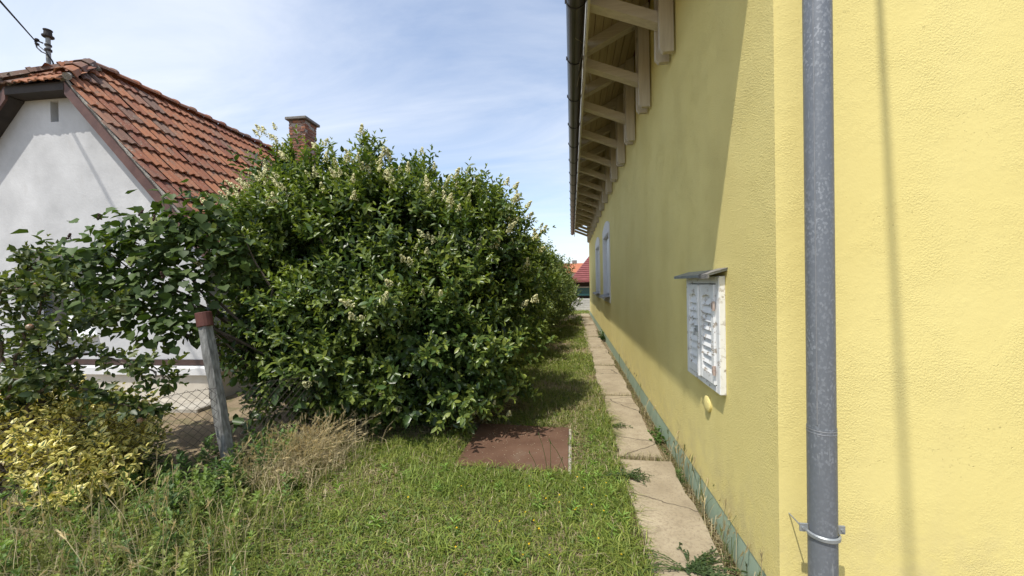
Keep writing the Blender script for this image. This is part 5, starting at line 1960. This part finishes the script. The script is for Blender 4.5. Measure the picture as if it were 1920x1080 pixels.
weed('mallow', 'bushy mallow growing from the plinth beside the second slab', (.815, 3.95, -.05), cat_arr(*[stem_arr(random.gauss(0, .035), random.gauss(0, .12), random.uniform(.05, .16), 16, .03, .05, .85, C3(.085, .145, .035), (random.gauss(-.15, .3), random.gauss(0, .3))) for _ in range(14)]), LEAF_HEART)
weed('mallow', 'small mallow tuft at the plinth far along the path', (.825, 10.9, -.05), cat_arr(*[stem_arr(random.gauss(0, .05), random.gauss(0, .12), random.uniform(.1, .34), 16, .05, .08, .8, C3(.06, .115, .03), (random.gauss(-.15, .3), random.gauss(0, .3))) for _ in range(14)]), LEAF_HEART)
weed('wall_weed', 'narrow green weed at the plinth beside the nearest slab', (.82, 3.2, -.05), cat_arr(*[stem_arr(random.gauss(0, .02), random.gauss(0, .1), random.uniform(.06, .13), 14, .04, .07, .22, C3(.08, .13, .035)) for _ in range(6)]))
# creeping knotgrass over the slabs
def creeper(cx_, cy_, n_, spread_x, spread_y, z=.03):
    P, stems = [], []
    for q in range(n_):
        a = random.uniform(-.9, .9) if random.random() < .75 else random.uniform(0, 2 * pi)
        l = random.uniform(.06, .2)
        pts = [(l * f * cos(a) * spread_x + random.gauss(0, .006), l * f * sin(a) * spread_y + random.gauss(0, .006), z + .02 * sin(pi * f) + .012) for f in (0, .25, .5, .75, 1)]
        stems.append(pts)
        for f in np.linspace(.1, 1, 14):
            k_ = min(3, int(f * 4)); g2 = f * 4 - k_
            p0, p1 = np.array(pts[k_]), np.array(pts[k_ + 1])
            P.append(p0 + (p1 - p0) * g2 + rng.normal(0, .004, 3))
    P = np.array(P); n2 = len(P)
    D = rand_dir(n2); D[:, 2] = rng.uniform(-.1, .6, n2)
    Ln = rng.uniform(.012, .024, n2)
    return [P, D, nrm(np.stack([rng.normal(0, .3, n2), rng.normal(0, .3, n2), np.ones(n2)], 1)), Ln, Ln * .5, C3(.05, .085, .028) * rng.uniform(.7, 1.4, (n2, 1))], stems


a_, s_2 = creeper(0, 0, 20, 1.1, .9)
weed('knotgrass', 'dark knotgrass creeping from the lawn onto the nearest slab', (.40, 3.08, 0), a_, LEAF_OVAL, s_2)
a_, s_2 = creeper(0, 0, 8, 1.0, .8)
weed('knotgrass', 'thin knotgrass sprig creeping over the second slab', (.40, 4.15, 0), a_, LEAF_OVAL, s_2)
a_, s_2 = creeper(0, 0, 46, 1.6, 1.3, .02)
weed('knotgrass', 'wide mat of knotgrass over the near end of the slabs', (.58, 2.12, 0), a_, LEAF_OVAL, s_2)
# thin stalks standing at the edge of the cover
root = plant('plantain_stalks', 'thin green stalks standing up in front of the rusty cover', 'weed', (-.2, 3.09, 0))
for (a, b, l, h2) in ((-.02, 0, -.06, .33), (.01, .01, .0, .26), (.13, -.02, -.12, .29), (.06, .0, .04, .14), (-.10, .02, -.06, .17)):
    pts = [(a + l * f * f, b, h2 * f) for f in (0, .25, .5, .75, 1)]
    mb = MB().tube(pts, [.0026, .0024, .002, .0018, .0015], 4, False)
    mb.tube([pts[-1], (pts[-1][0] + l * .1, b, h2 + .025)], [.0045, .002], 5)
    sm = mb.mesh('stalk')
    at2 = sm.attributes.new('Col', 'FLOAT_COLOR', 'POINT')
    at2.data.foreach_set('color', np.tile(np.array([.07, .115, .03, 1], np.float32), len(sm.vertices)))
    link('stalk', sm, 'grass_blade', root)
# straw caught on the gutter
mb = MB()
for q in range(26):
    y0 = 4.25 + random.gauss(0, .16)
    p = Vector((.169, y0, 3.99 + random.uniform(-.02, .05)))
    pts = [p]
    v = Vector((random.gauss(0, .006), random.gauss(.02, .05), -.05))
    for s in range(6):
        v += Vector((random.gauss(0, .005), random.gauss(0, .02), random.gauss(-.004, .012)))
        p = p + v * random.uniform(.5, .9); pts.append(p)
    mb.tube(pts, .0013, 3, False)
st_me = mb.mesh('straw_wisp')
a_ = st_me.attributes.new('Col', 'FLOAT_COLOR', 'POINT')
a_.data.foreach_set('color', np.tile(np.array([.45, .38, .25, 1], np.float32), len(st_me.vertices)))
tag(link('straw_wisp', st_me, 'dry_stalk'), 'loose wisp of straw dangling between the gutter and the fascia', 'straw')
